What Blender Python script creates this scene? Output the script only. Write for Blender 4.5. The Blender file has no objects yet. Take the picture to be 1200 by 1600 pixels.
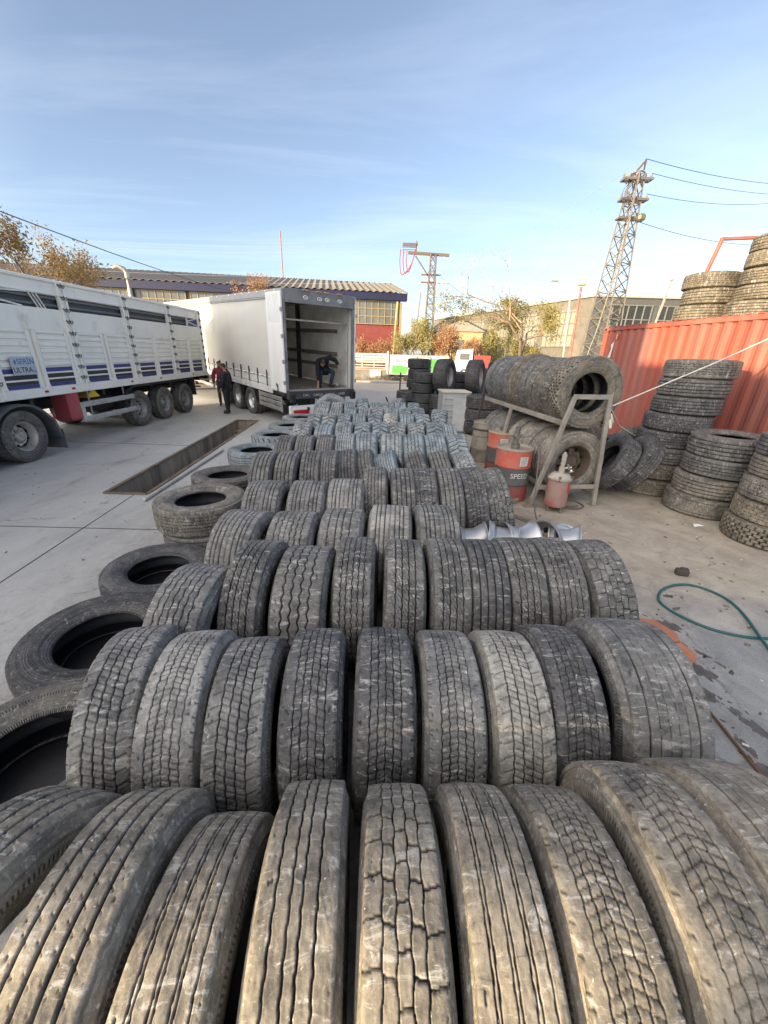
import bpy, bmesh, math, random
import numpy as np
from mathutils import Vector, Matrix, Euler
R = math.radians
PI = math.pi
rnd = random.Random(7)
S = bpy.context.scene
COL = S.collection

# ------------------------------------------------------------------ materials
MATS = {}
def new_mat(name):
    m = bpy.data.materials.new(name); m.use_nodes = True
    nt = m.node_tree; nt.nodes.clear()
    out = nt.nodes.new('ShaderNodeOutputMaterial')
    b = nt.nodes.new('ShaderNodeBsdfPrincipled')
    nt.links.new(b.outputs[0], out.inputs[0])
    return m, nt, b
def node(nt, kind, **kw):
    n = nt.nodes.new(kind)
    for k, v in kw.items():
        if k.startswith('i_'):
            key = k[2:]
            key = int(key) if key.isdigit() else key
            n.inputs[key].default_value = v
        else: setattr(n, k, v)
    return n
def noise(nt, vec, scale, detail=4, rough=.6, dist=0.):
    n = node(nt, 'ShaderNodeTexNoise'); n.inputs['Scale'].default_value = scale
    n.inputs['Detail'].default_value = detail; n.inputs['Roughness'].default_value = rough
    n.inputs['Distortion'].default_value = dist
    nt.links.new(vec, n.inputs['Vector']); return n.outputs['Fac']
def ramp(nt, fac, lo, hi, a=0., b=1.):
    n = node(nt, 'ShaderNodeMapRange'); n.inputs[1].default_value = lo; n.inputs[2].default_value = hi
    n.inputs[3].default_value = a; n.inputs[4].default_value = b
    nt.links.new(fac, n.inputs[0]); return n.outputs[0]
def mixc(nt, fac, a, b, mode='MIX'):
    n = node(nt, 'ShaderNodeMix', data_type='RGBA', blend_type=mode)
    for s, v in ((n.inputs[0], fac), (n.inputs[6], a), (n.inputs[7], b)):
        if isinstance(v, (int, float)): s.default_value = v
        elif isinstance(v, tuple): s.default_value = v if len(v) == 4 else (*v, 1)
        else: nt.links.new(v, s)
    return n.outputs[2]
def mth(nt, op, a, b=None):
    n = node(nt, 'ShaderNodeMath', operation=op)
    for s, v in ((n.inputs[0], a), (n.inputs[1], b)):
        if v is None: continue
        if isinstance(v, (int, float)): s.default_value = v
        else: nt.links.new(v, s)
    return n.outputs[0]
def bump(nt, b, h, strength=.3, dist=.01):
    n = node(nt, 'ShaderNodeBump'); n.inputs['Strength'].default_value = strength
    n.inputs['Distance'].default_value = dist
    nt.links.new(h, n.inputs['Height']); nt.links.new(n.outputs[0], b.inputs['Normal'])
def rcoord(nt):
    """object coordinates shifted by the object's own random number, so repeats weather differently"""
    tc = node(nt, 'ShaderNodeTexCoord'); oi = node(nt, 'ShaderNodeObjectInfo')
    m = mth(nt, 'MULTIPLY', oi.outputs['Random'], 37.)
    v = node(nt, 'ShaderNodeVectorMath', operation='ADD')
    nt.links.new(tc.outputs['Object'], v.inputs[0]); nt.links.new(m, v.inputs[1]); return v.outputs[0], oi
def pm(name, col, rough=.6, metal=0., var=.18, scale=2.5, dirt=None, damt=.5, dscale=3., bmp=.15, bscale=60., spec=.4, streak=False):
    """painted / weathered surface: base colour with mottling, optional dirt colour in patches, fine bump"""
    if name in MATS: return MATS[name]
    m, nt, b = new_mat(name)
    v, oi = rcoord(nt)
    if streak:
        mp = node(nt, 'ShaderNodeMapping'); mp.inputs['Scale'].default_value = (1, 1, .12)
        nt.links.new(v, mp.inputs[0]); v2 = mp.outputs[0]
    else: v2 = v
    n1 = noise(nt, v2, scale, 6, .65)
    f = ramp(nt, n1, .3, .7, 1 - var, 1 + var)
    hsv = node(nt, 'ShaderNodeHueSaturation'); hsv.inputs['Color'].default_value = (*col, 1)
    nt.links.new(f, hsv.inputs['Value']); c = hsv.outputs[0]
    if dirt:
        n2 = noise(nt, v2, dscale, 8, .7, .4)
        d = ramp(nt, n2, .62 - .35 * damt, .82 - .25 * damt, 0, .85)
        c = mixc(nt, d, c, dirt)
    nt.links.new(c, b.inputs['Base Color'])
    b.inputs['Roughness'].default_value = rough; b.inputs['Metallic'].default_value = metal
    b.inputs['Specular IOR Level'].default_value = spec
    if bmp: bump(nt, b, noise(nt, v, bscale, 3), bmp, .004)
    MATS[name] = m; return m

# ------------------------------------------------------------------ mesh builder
class MB:
    def __init__(s): s.v = []; s.f = []
    def add(s, verts, faces, M=None):
        o = len(s.v)
        for p in verts:
            s.v.append(tuple(M @ Vector(p)) if M is not None else tuple(p))
        for f in faces: s.f.append(tuple(i + o for i in f))
        return s
    def box(s, c, d, bev=0., M=None, rot=None):
        hx, hy, hz = (abs(t) / 2 for t in d); b = min(bev, hx * .9, hy * .9, hz * .9)
        L = Matrix.Translation(c)
        if rot is not None: L = L @ Euler(rot).to_matrix().to_4x4()
        if M is not None: L = M @ L
        if b <= 0:
            V = [(sx * hx, sy * hy, sz * hz) for sx in (-1, 1) for sy in (-1, 1) for sz in (-1, 1)]
            F = [(0, 1, 3, 2), (4, 6, 7, 5), (0, 4, 5, 1), (2, 3, 7, 6), (0, 2, 6, 4), (1, 5, 7, 3)]
            return s.add(V, F, L)
        V = []; idx = {}
        for sx in (-1, 1):
            for sy in (-1, 1):
                for sz in (-1, 1):
                    for a in range(3):
                        p = [sx * (hx - (b if a != 0 else 0)), sy * (hy - (b if a != 1 else 0)), sz * (hz - (b if a != 2 else 0))]
                        idx[(sx, sy, sz, a)] = len(V); V.append(tuple(p))
        F = []
        sg = (-1, 1)
        def put(q):
            n = sum((Vector(V[i]) for i in q), Vector()) / len(q)
            e = (Vector(V[q[1]]) - Vector(V[q[0]])).cross(Vector(V[q[2]]) - Vector(V[q[1]]))
            F.append(tuple(q) if e.dot(n) > 0 else tuple(reversed(q)))
        for a in range(3):
            o = [i for i in range(3) if i != a]
            for sa in sg:
                q = []
                for (p, r) in ((-1, -1), (1, -1), (1, 1), (-1, 1)):
                    k = [0, 0, 0]; k[a] = sa; k[o[0]] = p; k[o[1]] = r
                    q.append(idx[(*k, a)])
                put(q)
        for a in range(3):                      # edges running along axis a
            o = [i for i in range(3) if i != a]
            for p in sg:
                for r in sg:
                    k1 = [0, 0, 0]; k2 = [0, 0, 0]
                    k1[a] = -1; k2[a] = 1
                    for k in (k1, k2): k[o[0]] = p; k[o[1]] = r
                    put([idx[(*k1, o[0])], idx[(*k2, o[0])], idx[(*k2, o[1])], idx[(*k1, o[1])]])
        for sx in sg:
            for sy in sg:
                for sz in sg: put([idx[(sx, sy, sz, a)] for a in range(3)])
        return s.add(V, F, L)
    def bar(s, a, b, w, h=None, bev=0., up=(0, 0, 1)):
        a = Vector(a); b = Vector(b); d = b - a; L = d.length; h = h or w
        y = d.normalized(); x = y.cross(Vector(up))
        if x.length < 1e-4: x = y.cross(Vector((1, 0, 0)))
        x.normalize(); z = x.cross(y)
        M = Matrix((x, y, z)).transposed().to_4x4(); M.translation = (a + b) / 2
        return s.box((0, 0, 0), (w, L, h), bev, M)
    def tube(s, pts, r, n=8, cap=True, radii=None):
        pts = [Vector(p) for p in pts]; rings = []; prev = None
        for i, p in enumerate(pts):
            t = (pts[min(i + 1, len(pts) - 1)] - pts[max(i - 1, 0)]).normalized()
            if prev is None:
                x = t.cross(Vector((0, 0, 1)))
                if x.length < 1e-3: x = t.cross(Vector((1, 0, 0)))
            else: x = prev - t * prev.dot(t)
            x.normalize(); prev = x; y = t.cross(x)
            rr = radii[i] if radii else r
            rings.append([p + (x * math.cos(k * 2 * PI / n) + y * math.sin(k * 2 * PI / n)) * rr for k in range(n)])
        V = [q for g in rings for q in g]; F = []
        for i in range(len(pts) - 1):
            for k in range(n):
                F.append((i * n + k, i * n + (k + 1) % n, (i + 1) * n + (k + 1) % n, (i + 1) * n + k))
        if cap:
            F.append(tuple(range(n - 1, -1, -1))); F.append(tuple((len(pts) - 1) * n + k for k in range(n)))
        return s.add(V, F)
    def cyl(s, a, b, r, n=20, r2=None): return s.tube([a, b], r, n, True, [r, r if r2 is None else r2])
    def lathe(s, prof, n=32, M=None, closed=False):
        """prof: (radius, z) pairs, spun about local Z"""
        V = []; F = []; m = len(prof)
        for k in range(n):
            c, q = math.cos(2 * PI * k / n), math.sin(2 * PI * k / n)
            for (r, z) in prof: V.append((r * c, r * q, z))
        for k in range(n):
            k2 = (k + 1) % n
            for i in range(m - 1 if not closed else m):
                j = (i + 1) % m
                F.append((k * m + i, k2 * m + i, k2 * m + j, k * m + j))
        return s.add(V, F, M)
    def prism(s, poly, depth, M=None):
        """poly in local XY, extruded 0..depth along local Z"""
        n = len(poly)
        V = [(x, y, 0) for x, y in poly] + [(x, y, depth) for x, y in poly]
        F = [tuple(range(n - 1, -1, -1)), tuple(range(n, 2 * n))]
        F += [(i, (i + 1) % n, n + (i + 1) % n, n + i) for i in range(n)]
        return s.add(V, F, M)
    def build(s, name, mat, parent=None, smooth=None, loc=None):
        me = bpy.data.meshes.new(name); me.from_pydata(s.v, [], s.f); me.update()
        bm = bmesh.new(); bm.from_mesh(me); bmesh.ops.recalc_face_normals(bm, faces=bm.faces); bm.to_mesh(me); bm.free()
        return link(name, me, mat, parent, smooth, loc)
def link(name, me, mat, parent=None, smooth=None, loc=None):
    if mat is not None: me.materials.append(mat)
    if smooth:
        me.polygons.foreach_set('use_smooth', [True] * len(me.polygons))
        me.set_sharp_from_angle(angle=R(smooth))
    o = bpy.data.objects.new(name, me); COL.objects.link(o)
    if parent is not None: o.parent = parent
    if loc is not None: o.location = loc
    return o
def empty(name, loc, rot=(0, 0, 0), label=None, cat=None, group=None):
    o = bpy.data.objects.new(name, None); COL.objects.link(o); o.location = loc; o.rotation_euler = rot
    o.empty_display_size = .1
    return tag(o, label, cat, group)
def tag(o, label=None, cat=None, group=None, kind=None):
    if label: o['label'] = label
    if cat: o['category'] = cat
    if group: o['group'] = group
    if kind: o['kind'] = kind
    return o
def copy_tree(o, parent=None):
    c = o.copy(); COL.objects.link(c)
    if parent is not None: c.parent = parent
    for ch in list(o.children): copy_tree(ch, c)
    return c
def text_mesh(txt, size, bend=None, depth=.002):
    """lettering as a mesh in local XY, centred; bend(x, y, z) -> point reshapes it"""
    cu = bpy.data.curves.new('lettering', 'FONT'); cu.body = txt; cu.size = size; cu.align_x = 'CENTER'; cu.align_y = 'CENTER'
    cu.extrude = depth; cu.resolution_u = 3
    o = bpy.data.objects.new('lettering', cu); COL.objects.link(o)
    dg = bpy.context.evaluated_depsgraph_get(); dg.update()
    me = bpy.data.meshes.new_from_object(o.evaluated_get(dg))
    bpy.data.objects.remove(o)
    if bend:
        for v in me.vertices: v.co = bend(*v.co)
    me.materials.clear()
    return me
# ------------------------------------------------------------------ rubber
def rubber_mat(name='worn rubber', side=False):
    m, nt, b = new_mat(name); v, oi = rcoord(nt)
    at = node(nt, 'ShaderNodeAttribute', attribute_name='wear')
    big = noise(nt, v, 5., 6, .7, .3); fine = noise(nt, v, 28., 8, .75); mid = noise(nt, v, 13., 6, .7, 1.)
    sc = node(nt, 'ShaderNodeMapping'); sc.inputs['Scale'].default_value = (1., 3.2, 3.2); nt.links.new(v, sc.inputs[0])
    scuff = noise(nt, sc.outputs[0], 7., 9, .78, 1.4)
    base = mixc(nt, ramp(nt, big, .34, .66, 0, 1), (.45, .46, .48), (1.55, 1.5, 1.42))
    c = mixc(nt, 1., oi.outputs['Color'], base, 'MULTIPLY')
    c = mixc(nt, ramp(nt, fine, .42, .7, .0, .55), c, (.035, .036, .038))
    dust = mth(nt, 'MULTIPLY', mth(nt, 'ADD', ramp(nt, mid, .54, .74, 0, .45), ramp(nt, scuff, .54, .62, 0, .9)), oi.outputs['Alpha'])
    dust = mth(nt, 'MINIMUM', dust, .85)
    c = mixc(nt, dust, c, mixc(nt, .25, (.52, .50, .46), oi.outputs['Color']))
    c = mixc(nt, ramp(nt, scuff, .44, .30, 0, .75), c, (.035, .036, .039))
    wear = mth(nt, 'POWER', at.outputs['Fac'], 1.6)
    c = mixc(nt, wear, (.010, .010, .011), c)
    peb = noise(nt, v, 52., 1, .4); c = mixc(nt, ramp(nt, peb, .77, .80), c, (.55, .54, .5))
    nt.links.new(c, b.inputs['Base Color'])
    nt.links.new(ramp(nt, mid, .3, .7, .45, .8), b.inputs['Roughness'])
    b.inputs['Specular IOR Level'].default_value = .35
    h = mth(nt, 'ADD', mth(nt, 'MULTIPLY', fine, 1.), mth(nt, 'MULTIPLY', noise(nt, v, 110., 3), .5))
    if side:                                        # moulded rings and a serrated band on the sidewalls
        tc = node(nt, 'ShaderNodeTexCoord'); sx = node(nt, 'ShaderNodeSeparateXYZ'); nt.links.new(tc.outputs['Object'], sx.inputs[0])
        rr = mth(nt, 'SQRT', mth(nt, 'ADD', mth(nt, 'MULTIPLY', sx.outputs[1], sx.outputs[1]), mth(nt, 'MULTIPLY', sx.outputs[2], sx.outputs[2])))
        ring = mth(nt, 'SINE', mth(nt, 'MULTIPLY', rr, 420.))
        ring = mth(nt, 'MULTIPLY', mth(nt, 'GREATER_THAN', ring, .72), mth(nt, 'GREATER_THAN', mth(nt, 'SINE', mth(nt, 'MULTIPLY', rr, 63.)), .1))
        ser = mth(nt, 'SINE', mth(nt, 'MULTIPLY', mth(nt, 'ARCTAN2', sx.outputs[1], sx.outputs[2]), 170.))
        band = mth(nt, 'MULTIPLY', mth(nt, 'GREATER_THAN', mth(nt, 'SINE', mth(nt, 'ADD', mth(nt, 'MULTIPLY', rr, 63.), 2.2)), .82), ser)
        h = mth(nt, 'ADD', h, mth(nt, 'ADD', mth(nt, 'MULTIPLY', ring, 1.6), mth(nt, 'MULTIPLY', band, .8)))
        bump(nt, b, h, .9, .006)
        c = mixc(nt, mth(nt, 'MULTIPLY', mth(nt, 'MAXIMUM', ring, mth(nt, 'MULTIPLY', mth(nt, 'MAXIMUM', band, 0.), .7)), .45), c, (.22, .215, .2)); nt.links.new(c, b.inputs['Base Color'])
    else: bump(nt, b, h, .55, .004)
    return m
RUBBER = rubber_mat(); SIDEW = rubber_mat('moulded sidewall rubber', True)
def liner_mat():
    m, nt, b = new_mat('inner rubber'); v, oi = rcoord(nt)
    n = noise(nt, v, 6., 5)
    c = mixc(nt, ramp(nt, n, .35, .7), (.012, .014, .018), (.035, .04, .05))
    nt.links.new(c, b.inputs['Base Color']); b.inputs['Roughness'].default_value = .5
    return m
LINER = liner_mat()

# ------------------------------------------------------------------ tread patterns: depth 0 (worn rib) .. 1 (groove bottom)
def _tri(x): x = x % 1.; return 4 * np.abs(x - .5) - 1
def _sq(x): return np.clip(_tri(x) * 3, -1, 1)
def _gr(u, c, w): return np.clip((w - np.abs(u - c)) / (w * .45), 0, 1)
def _lat(ph, w): 
    f = np.abs((ph % 1.) - .5); return np.clip((w - f) / (w * .5), 0, 1)
def P_ribs(t, u, cs=(-.6, -.2, .2, .6), w=.045, amp=.0, N=40, wave=_tri, tick=0., tn=60, tlen=.09, tdep=.6):
    D = 0 * (t + u)
    for i, c in enumerate(cs): 
        cc = c + amp * wave(t * N + i * .37)
        D = np.maximum(D, _gr(u, cc, w))
        if tick:
            a = np.abs(u - cc)
            D = np.maximum(D, tdep * _lat(t * tn + i * .3 + (u - c) * 2.2, tick) * (a < tlen))
    sh = np.abs(u) > .86
    D = np.maximum(D, .15 * _lat(t * tn * 1.5 + u, .07) * sh)
    return D
def P_block(t, u, cs=(-.52, -.18, .18, .52), w=.02, N=34, wl=.04, slant=.25):
    D = P_ribs(t, u, cs, w, .02, N, _sq)
    e = (-1.2,) + tuple(cs) + (1.2,)
    for i in range(len(e) - 1):
        mk = (u > e[i]) & (u <= e[i + 1])
        D = np.maximum(D, .9 * _lat(t * N + i * .43 + slant * u * (1 if i % 2 else -1), wl) * mk)
    return D
def P_drive(t, u, N=56, M=112, lim=.56):
    D = P_ribs(t, u, (-.56, -.28, 0., .28, .56), .018, .014, N, _sq)
    mk = np.abs(u) < lim
    D = np.maximum(D, .34 * _lat(t * M + 1.5 * np.abs(u), .13) * mk)
    D = np.maximum(D, .45 * _lat(t * N + .7 * np.abs(u) + .25, .05) * mk)
    D = np.maximum(D, .55 * _lat(t * N * .9 + .5 * u, .07) * (np.abs(u) > .88))
    return D
def P_lug(t, u, N=26, w=.13):
    ph = t * N + np.where(u > 0, .5, 0) + .55 * np.abs(u)
    D = _lat(ph, w) * (np.abs(u) > .1)
    D = np.maximum(D, .9 * _gr(u, .12 * _tri(t * N), .05))
    return D
def P_stagger(t, u, N=36):
    D = _gr(u, .08 * _sq(t * N), .03)
    for i, (a, b) in enumerate(((-1.1, -.62), (-.62, -.3), (-.3, 0), (0, .3), (.3, .62), (.62, 1.1))):
        D = np.maximum(D, _lat(t * N + .5 * (i % 2), .14) * (u > a) * (u <= b))
    for c in (-.62, -.3, .3, .62): D = np.maximum(D, .8 * _gr(u, c, .02))
    return D
def P_slant(t, u, N=48, M=96):
    D = P_ribs(t, u, (-.5, -.16, .16, .5), .022, .012, N, _sq)
    D = np.maximum(D, .4 * _lat(t * M + 1.6 * u, .14) * (np.abs(u) < .5))
    D = np.maximum(D, .45 * _lat(t * M * .5 - .8 * u, .06) * (np.abs(u) > .5) * (np.abs(u) < .85))
    return np.maximum(D, .5 * _lat(t * N * .8, .06) * (np.abs(u) > .9))
PAT = {
 'straight ribbed': lambda t, u: P_ribs(t, u, (-.62, -.22, .2, .6), .042, .0, 40, _tri, .045, 62, .12, .5),
 'zigzag grooved': lambda t, u: P_ribs(t, u, (-.58, -.18, .12, .5), .03, .016, 52, _tri, .0),
 'wavy grooved': lambda t, u: P_ribs(t, u, (-.66, -.4, -.14, .12, .38, .64), .022, .022, 34, lambda x: np.sin(2 * PI * x), .0),
 'deep zigzag grooved': lambda t, u: P_ribs(t, u, (-.56, -.2, .16, .52), .032, .045, 38, _tri, .04, 38, .08, .4),
 'double-line ribbed': lambda t, u: P_ribs(t, u, (-.6, -.5, -.14, -.04, .3, .4, .72), .02, .012, 50, _tri, .0),
 'slanted sipe treaded': lambda t, u: P_slant(t, u),
 'stepped rib': lambda t, u: P_ribs(t, u, (-.62, -.32, 0., .32, .62), .026, .02, 50, _sq, .06, 50, .13, .45),
 'block treaded': lambda t, u: P_block(t, u),
 'chevron sipe treaded': lambda t, u: P_drive(t, u),
 'angled sipe treaded': lambda t, u: P_drive(t, u, 44, 88, .62),
 'many-grooved': lambda t, u: P_ribs(t, u, (-.72, -.5, -.26, 0., .26, .5, .72), .024, .0, 40, _tri, .0),
 'fine-grooved wide': lambda t, u: np.maximum(.5 * P_ribs(t, u, (-.36, -.12, .12, .36), .012, .008, 30, _tri), P_ribs(t, u, (-.62, .62), .022)),
 'notched rib': lambda t, u: P_ribs(t, u, (-.54, -.18, .18, .54), .036, .014, 44, _sq, .07, 44, .2, .5),
 'chevron lugged': lambda t, u: P_lug(t, u),
 'bar lugged': lambda t, u: P_lug(t, u, 34, .11),
 'staggered block': lambda t, u: P_stagger(t, u),
}
def grid_obj_mesh(name, V, wear=None, flip=False):
    nt_, nu, _ = V.shape
    me = bpy.data.meshes.new(name)
    i = np.arange(nt_)[:, None]; j = np.arange(nu - 1)[None, :]; i2 = (i + 1) % nt_
    q = np.stack([i * nu + j, i * nu + j + 1, i2 * nu + j + 1, i2 * nu + j] if not flip else
                 [i2 * nu + j, i2 * nu + j + 1, i * nu + j + 1, i * nu + j], -1).reshape(-1, 4)
    me.vertices.add(nt_ * nu); me.vertices.foreach_set('co', V.reshape(-1).astype(np.float32))
    me.loops.add(q.size); me.loops.foreach_set('vertex_index', q.reshape(-1).astype(np.int32))
    me.polygons.add(len(q)); me.polygons.foreach_set('loop_start', np.arange(0, q.size, 4, dtype=np.int32))
    me.polygons.foreach_set('loop_total', np.full(len(q), 4, np.int32))
    me.polygons.foreach_set('use_smooth', np.ones(len(q), bool))
    me.update(calc_edges=True)
    if wear is not None:
        a = me.attributes.new('wear', 'FLOAT', 'POINT'); a.data.foreach_set('value', wear.reshape(-1).astype(np.float32))
    return me
def _spin(prof_x, prof_r, nt_):
    th = np.linspace(0, 2 * PI, nt_, endpoint=False)[:, None]
    x = np.broadcast_to(prof_x, (nt_, prof_x.shape[-1])); r = np.broadcast_to(prof_r, x.shape)
    return np.stack([x, r * np.sin(th), r * np.cos(th)], -1)
def _lownoise(rs, n, m, k, l):
    g = rs.rand(k, l); g = np.concatenate([g, g[:1]], 0)
    a = np.linspace(0, k, n, endpoint=False); b = np.linspace(0, l - 1.001, m)
    i = a.astype(int); j = b.astype(int); fa = (a - i)[:, None]; fb = (b - j)[None]
    fa = fa * fa * (3 - 2 * fa); fb = fb * fb * (3 - 2 * fb)
    return (g[i][:, j] * (1 - fa) + g[i + 1][:, j] * fa) * (1 - fb) + (g[i][:, j + 1] * (1 - fa) + g[i + 1][:, j + 1] * fa) * fb
PROTO = {}
def tyre_meshes(pat, W, Rr, lod):
    """tread, sidewall (two), inner_liner meshes of one kind of tyre; axle along X, centred"""
    key = (pat, W, Rr, lod)
    if key in PROTO: return PROTO[key]
    nt_, nu = {0: (600, 92), 1: (320, 56), 2: (150, 34)}[lod]
    rs = np.random.RandomState(abs(hash(pat)) % 1000 if False else sum(map(ord, pat)) + int(W * 100))
    rim = Rr * .56; tw = W * .43
    t = np.linspace(0, 1, nt_, endpoint=False)[:, None]
    # tread strip, with the rounded shoulders at both edges
    u = np.linspace(-1.12, 1.12, nu)[None, :]
    ui = np.clip(u, -1, 1)
    warp = (_lownoise(rs, nt_, nu, 24, 6) - .5) * .008
    D = np.asarray(PAT[pat](t + warp * .08, ui + warp)) * (np.abs(u) < 1.03)
    dep = .013
    lo = _lownoise(rs, nt_, nu, 30, 8); hi = _lownoise(rs, nt_, nu, 150, 30)
    sh = np.clip((np.abs(u) - .9) / .22, 0, 1)
    x = np.clip(np.abs(u), 0, 1) * tw + np.clip(np.abs(u) - 1, 0, 1) * .06 * W * 1.0
    x = np.sign(u) * x
    r = Rr - .007 * ui ** 2 - .022 * sh ** 2 - D * dep * (.75 + .5 * lo) - .002 * (hi - .5) - .003 * (lo - .5)
    D = np.maximum(D, .4 * (hi > .88) * (lo > .52) * (np.abs(u) > .70) * (np.abs(u) < 1.05)); r = r - .005 * (hi > .88) * (lo > .52) * (np.abs(u) > .70) * (np.abs(u) < 1.05)
    th = 2 * PI * t
    V = np.stack([np.broadcast_to(x, r.shape), r * np.sin(th), r * np.cos(th)], -1)
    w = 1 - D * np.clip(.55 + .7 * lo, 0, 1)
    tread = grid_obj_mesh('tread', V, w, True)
    # sidewall
    ns = {0: 30, 1: 18, 2: 10}[lod]; nts = {0: 160, 1: 96, 2: 64}[lod]
    s = np.linspace(0, 1, ns)
    p0 = np.array((float(x[0, -1]), Rr - .029)); p3 = np.array((W * .36, rim)); 
    p1 = np.array((W * .53, Rr - .075)); p2 = np.array((W * .56, rim + .07))
    b = ((1 - s) ** 3)[:, None] * p0 + (3 * (1 - s) ** 2 * s)[:, None] * p1 + (3 * (1 - s) * s ** 2)[:, None] * p2 + (s ** 3)[:, None] * p3
    px = b[:, 0].copy(); pr = b[:, 1]
    for c, a in ((.2, .004), (.27, -.003), (.72, .004), (.8, -.003)): px += a * np.exp(-((s - c) / .022) ** 2) if lod < 2 else 0
    # bead lip rolls inward
    lip_x = np.array([W * .335, W * .30]); lip_r = np.array([rim - .012, rim - .006])
    px = np.concatenate([px, lip_x]); pr = np.concatenate([pr, lip_r])
    ones = np.ones((nts, len(px)))
    right = grid_obj_mesh('sidewall', _spin(px, pr, nts), ones, True)
    left = grid_obj_mesh('sidewall', _spin(-px, pr, nts), ones, False)
    # inner liner from bead to bead
    k = np.linspace(0, PI, 16)
    lx = W * .46 * np.cos(k); lr = rim - .006 + (Rr - .03 - rim) * np.sin(k) ** .6
    lx[0] = W * .30; lx[-1] = -W * .30
    liner = grid_obj_mesh('inner_liner', _spin(lx, lr, nts), None, False)
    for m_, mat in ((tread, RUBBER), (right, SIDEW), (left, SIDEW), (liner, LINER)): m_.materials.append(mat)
    PROTO[key] = (tread, left, right, liner)
    return PROTO[key]
def joined_mesh(pat, W, Rr, lod):
    key = (pat, W, Rr, lod, 'one')
    if key not in PROTO:
        bm = bmesh.new()
        for i, me in enumerate(tyre_meshes(pat, W, Rr, lod)):
            n0 = len(bm.faces); bm.from_mesh(me); bm.faces.ensure_lookup_table()
            for f in bm.faces[n0:]: f.material_index = (0, 2, 2, 1)[i]
        me = bpy.data.meshes.new('tyre'); bm.to_mesh(me); bm.free(); me.materials.append(RUBBER); me.materials.append(LINER); me.materials.append(SIDEW)
        PROTO[key] = me
    return PROTO[key]
NT = [0]
def tyre(loc, pat, W, Rr, rot=(0, 0, 0), flat=False, col=(.15, .15, .15), dust=1., lod=1, label='', group=None, one=False, spin=None, lift=None):
    """one tyre; loc is the point of its rim of tread (standing) or of its lower sidewall centre (flat) that rests on what carries it"""
    NT[0] += 1
    sp = rnd.uniform(0, 2 * PI) if spin is None else spin
    M = Matrix.Rotation(PI / 2, 4, 'Y') @ Matrix.Rotation(sp, 4, 'X') if flat else Matrix.Rotation(sp, 4, 'X')
    M.translation = (0, 0, W / 2 * 1.0 if flat else Rr)
    j = rnd.uniform(.88, 1.12)
    color = (col[0] * j, col[1] * j, col[2] * j, dust)
    if one:
        o = bpy.data.objects.new('tyre', joined_mesh(pat, W, Rr, lod)); COL.objects.link(o)
        o.matrix_world = Matrix.Translation(loc) @ Euler(rot).to_matrix().to_4x4() @ M
        o.color = color
        return tag(o, label, 'tyre', group)
    root = empty('tyre', loc, rot, label, 'tyre', group)
    for nm, me in zip(('tread', 'sidewall', 'sidewall', 'inner_liner'), tyre_meshes(pat, W, Rr, lod)):
        c = bpy.data.objects.new(nm, me); COL.objects.link(c); c.parent = root; c.matrix_local = M; c.color = color
    return root
ORD = ['', 'first', 'second', 'third', 'fourth', 'fifth', 'sixth', 'seventh', 'eighth', 'ninth', 'tenth', 'eleventh', 'twelfth']
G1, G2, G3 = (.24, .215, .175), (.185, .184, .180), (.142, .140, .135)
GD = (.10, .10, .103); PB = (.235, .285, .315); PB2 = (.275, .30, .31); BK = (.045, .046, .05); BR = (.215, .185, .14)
def tone(c):
    l = sum(c) / 3
    if c[2] > c[0] * 1.06 and l > .25: return 'pale blue'
    if l > .27: return 'pale grey'
    if c[0] > c[2] * 1.25: return 'dusty brown'
    if l > .17: return 'grey'
    if l > .13: return 'mid grey'
    return 'dark'
ROWN = ['', 'nearest', 'second', 'third', 'fourth', 'fifth', 'sixth', 'seventh', 'eighth', 'ninth', 'tenth', 'eleventh', 'rearmost']
a, b, c_, d, e, f, g, h, w_, i_, l_, k_, s_ = ('straight ribbed', 'zigzag grooved', 'wavy grooved', 'deep zigzag grooved', 'block treaded', 'chevron sipe treaded',
    'angled sipe treaded', 'many-grooved', 'fine-grooved wide', 'notched rib', 'chevron lugged', 'bar lugged', 'staggered block')
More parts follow.
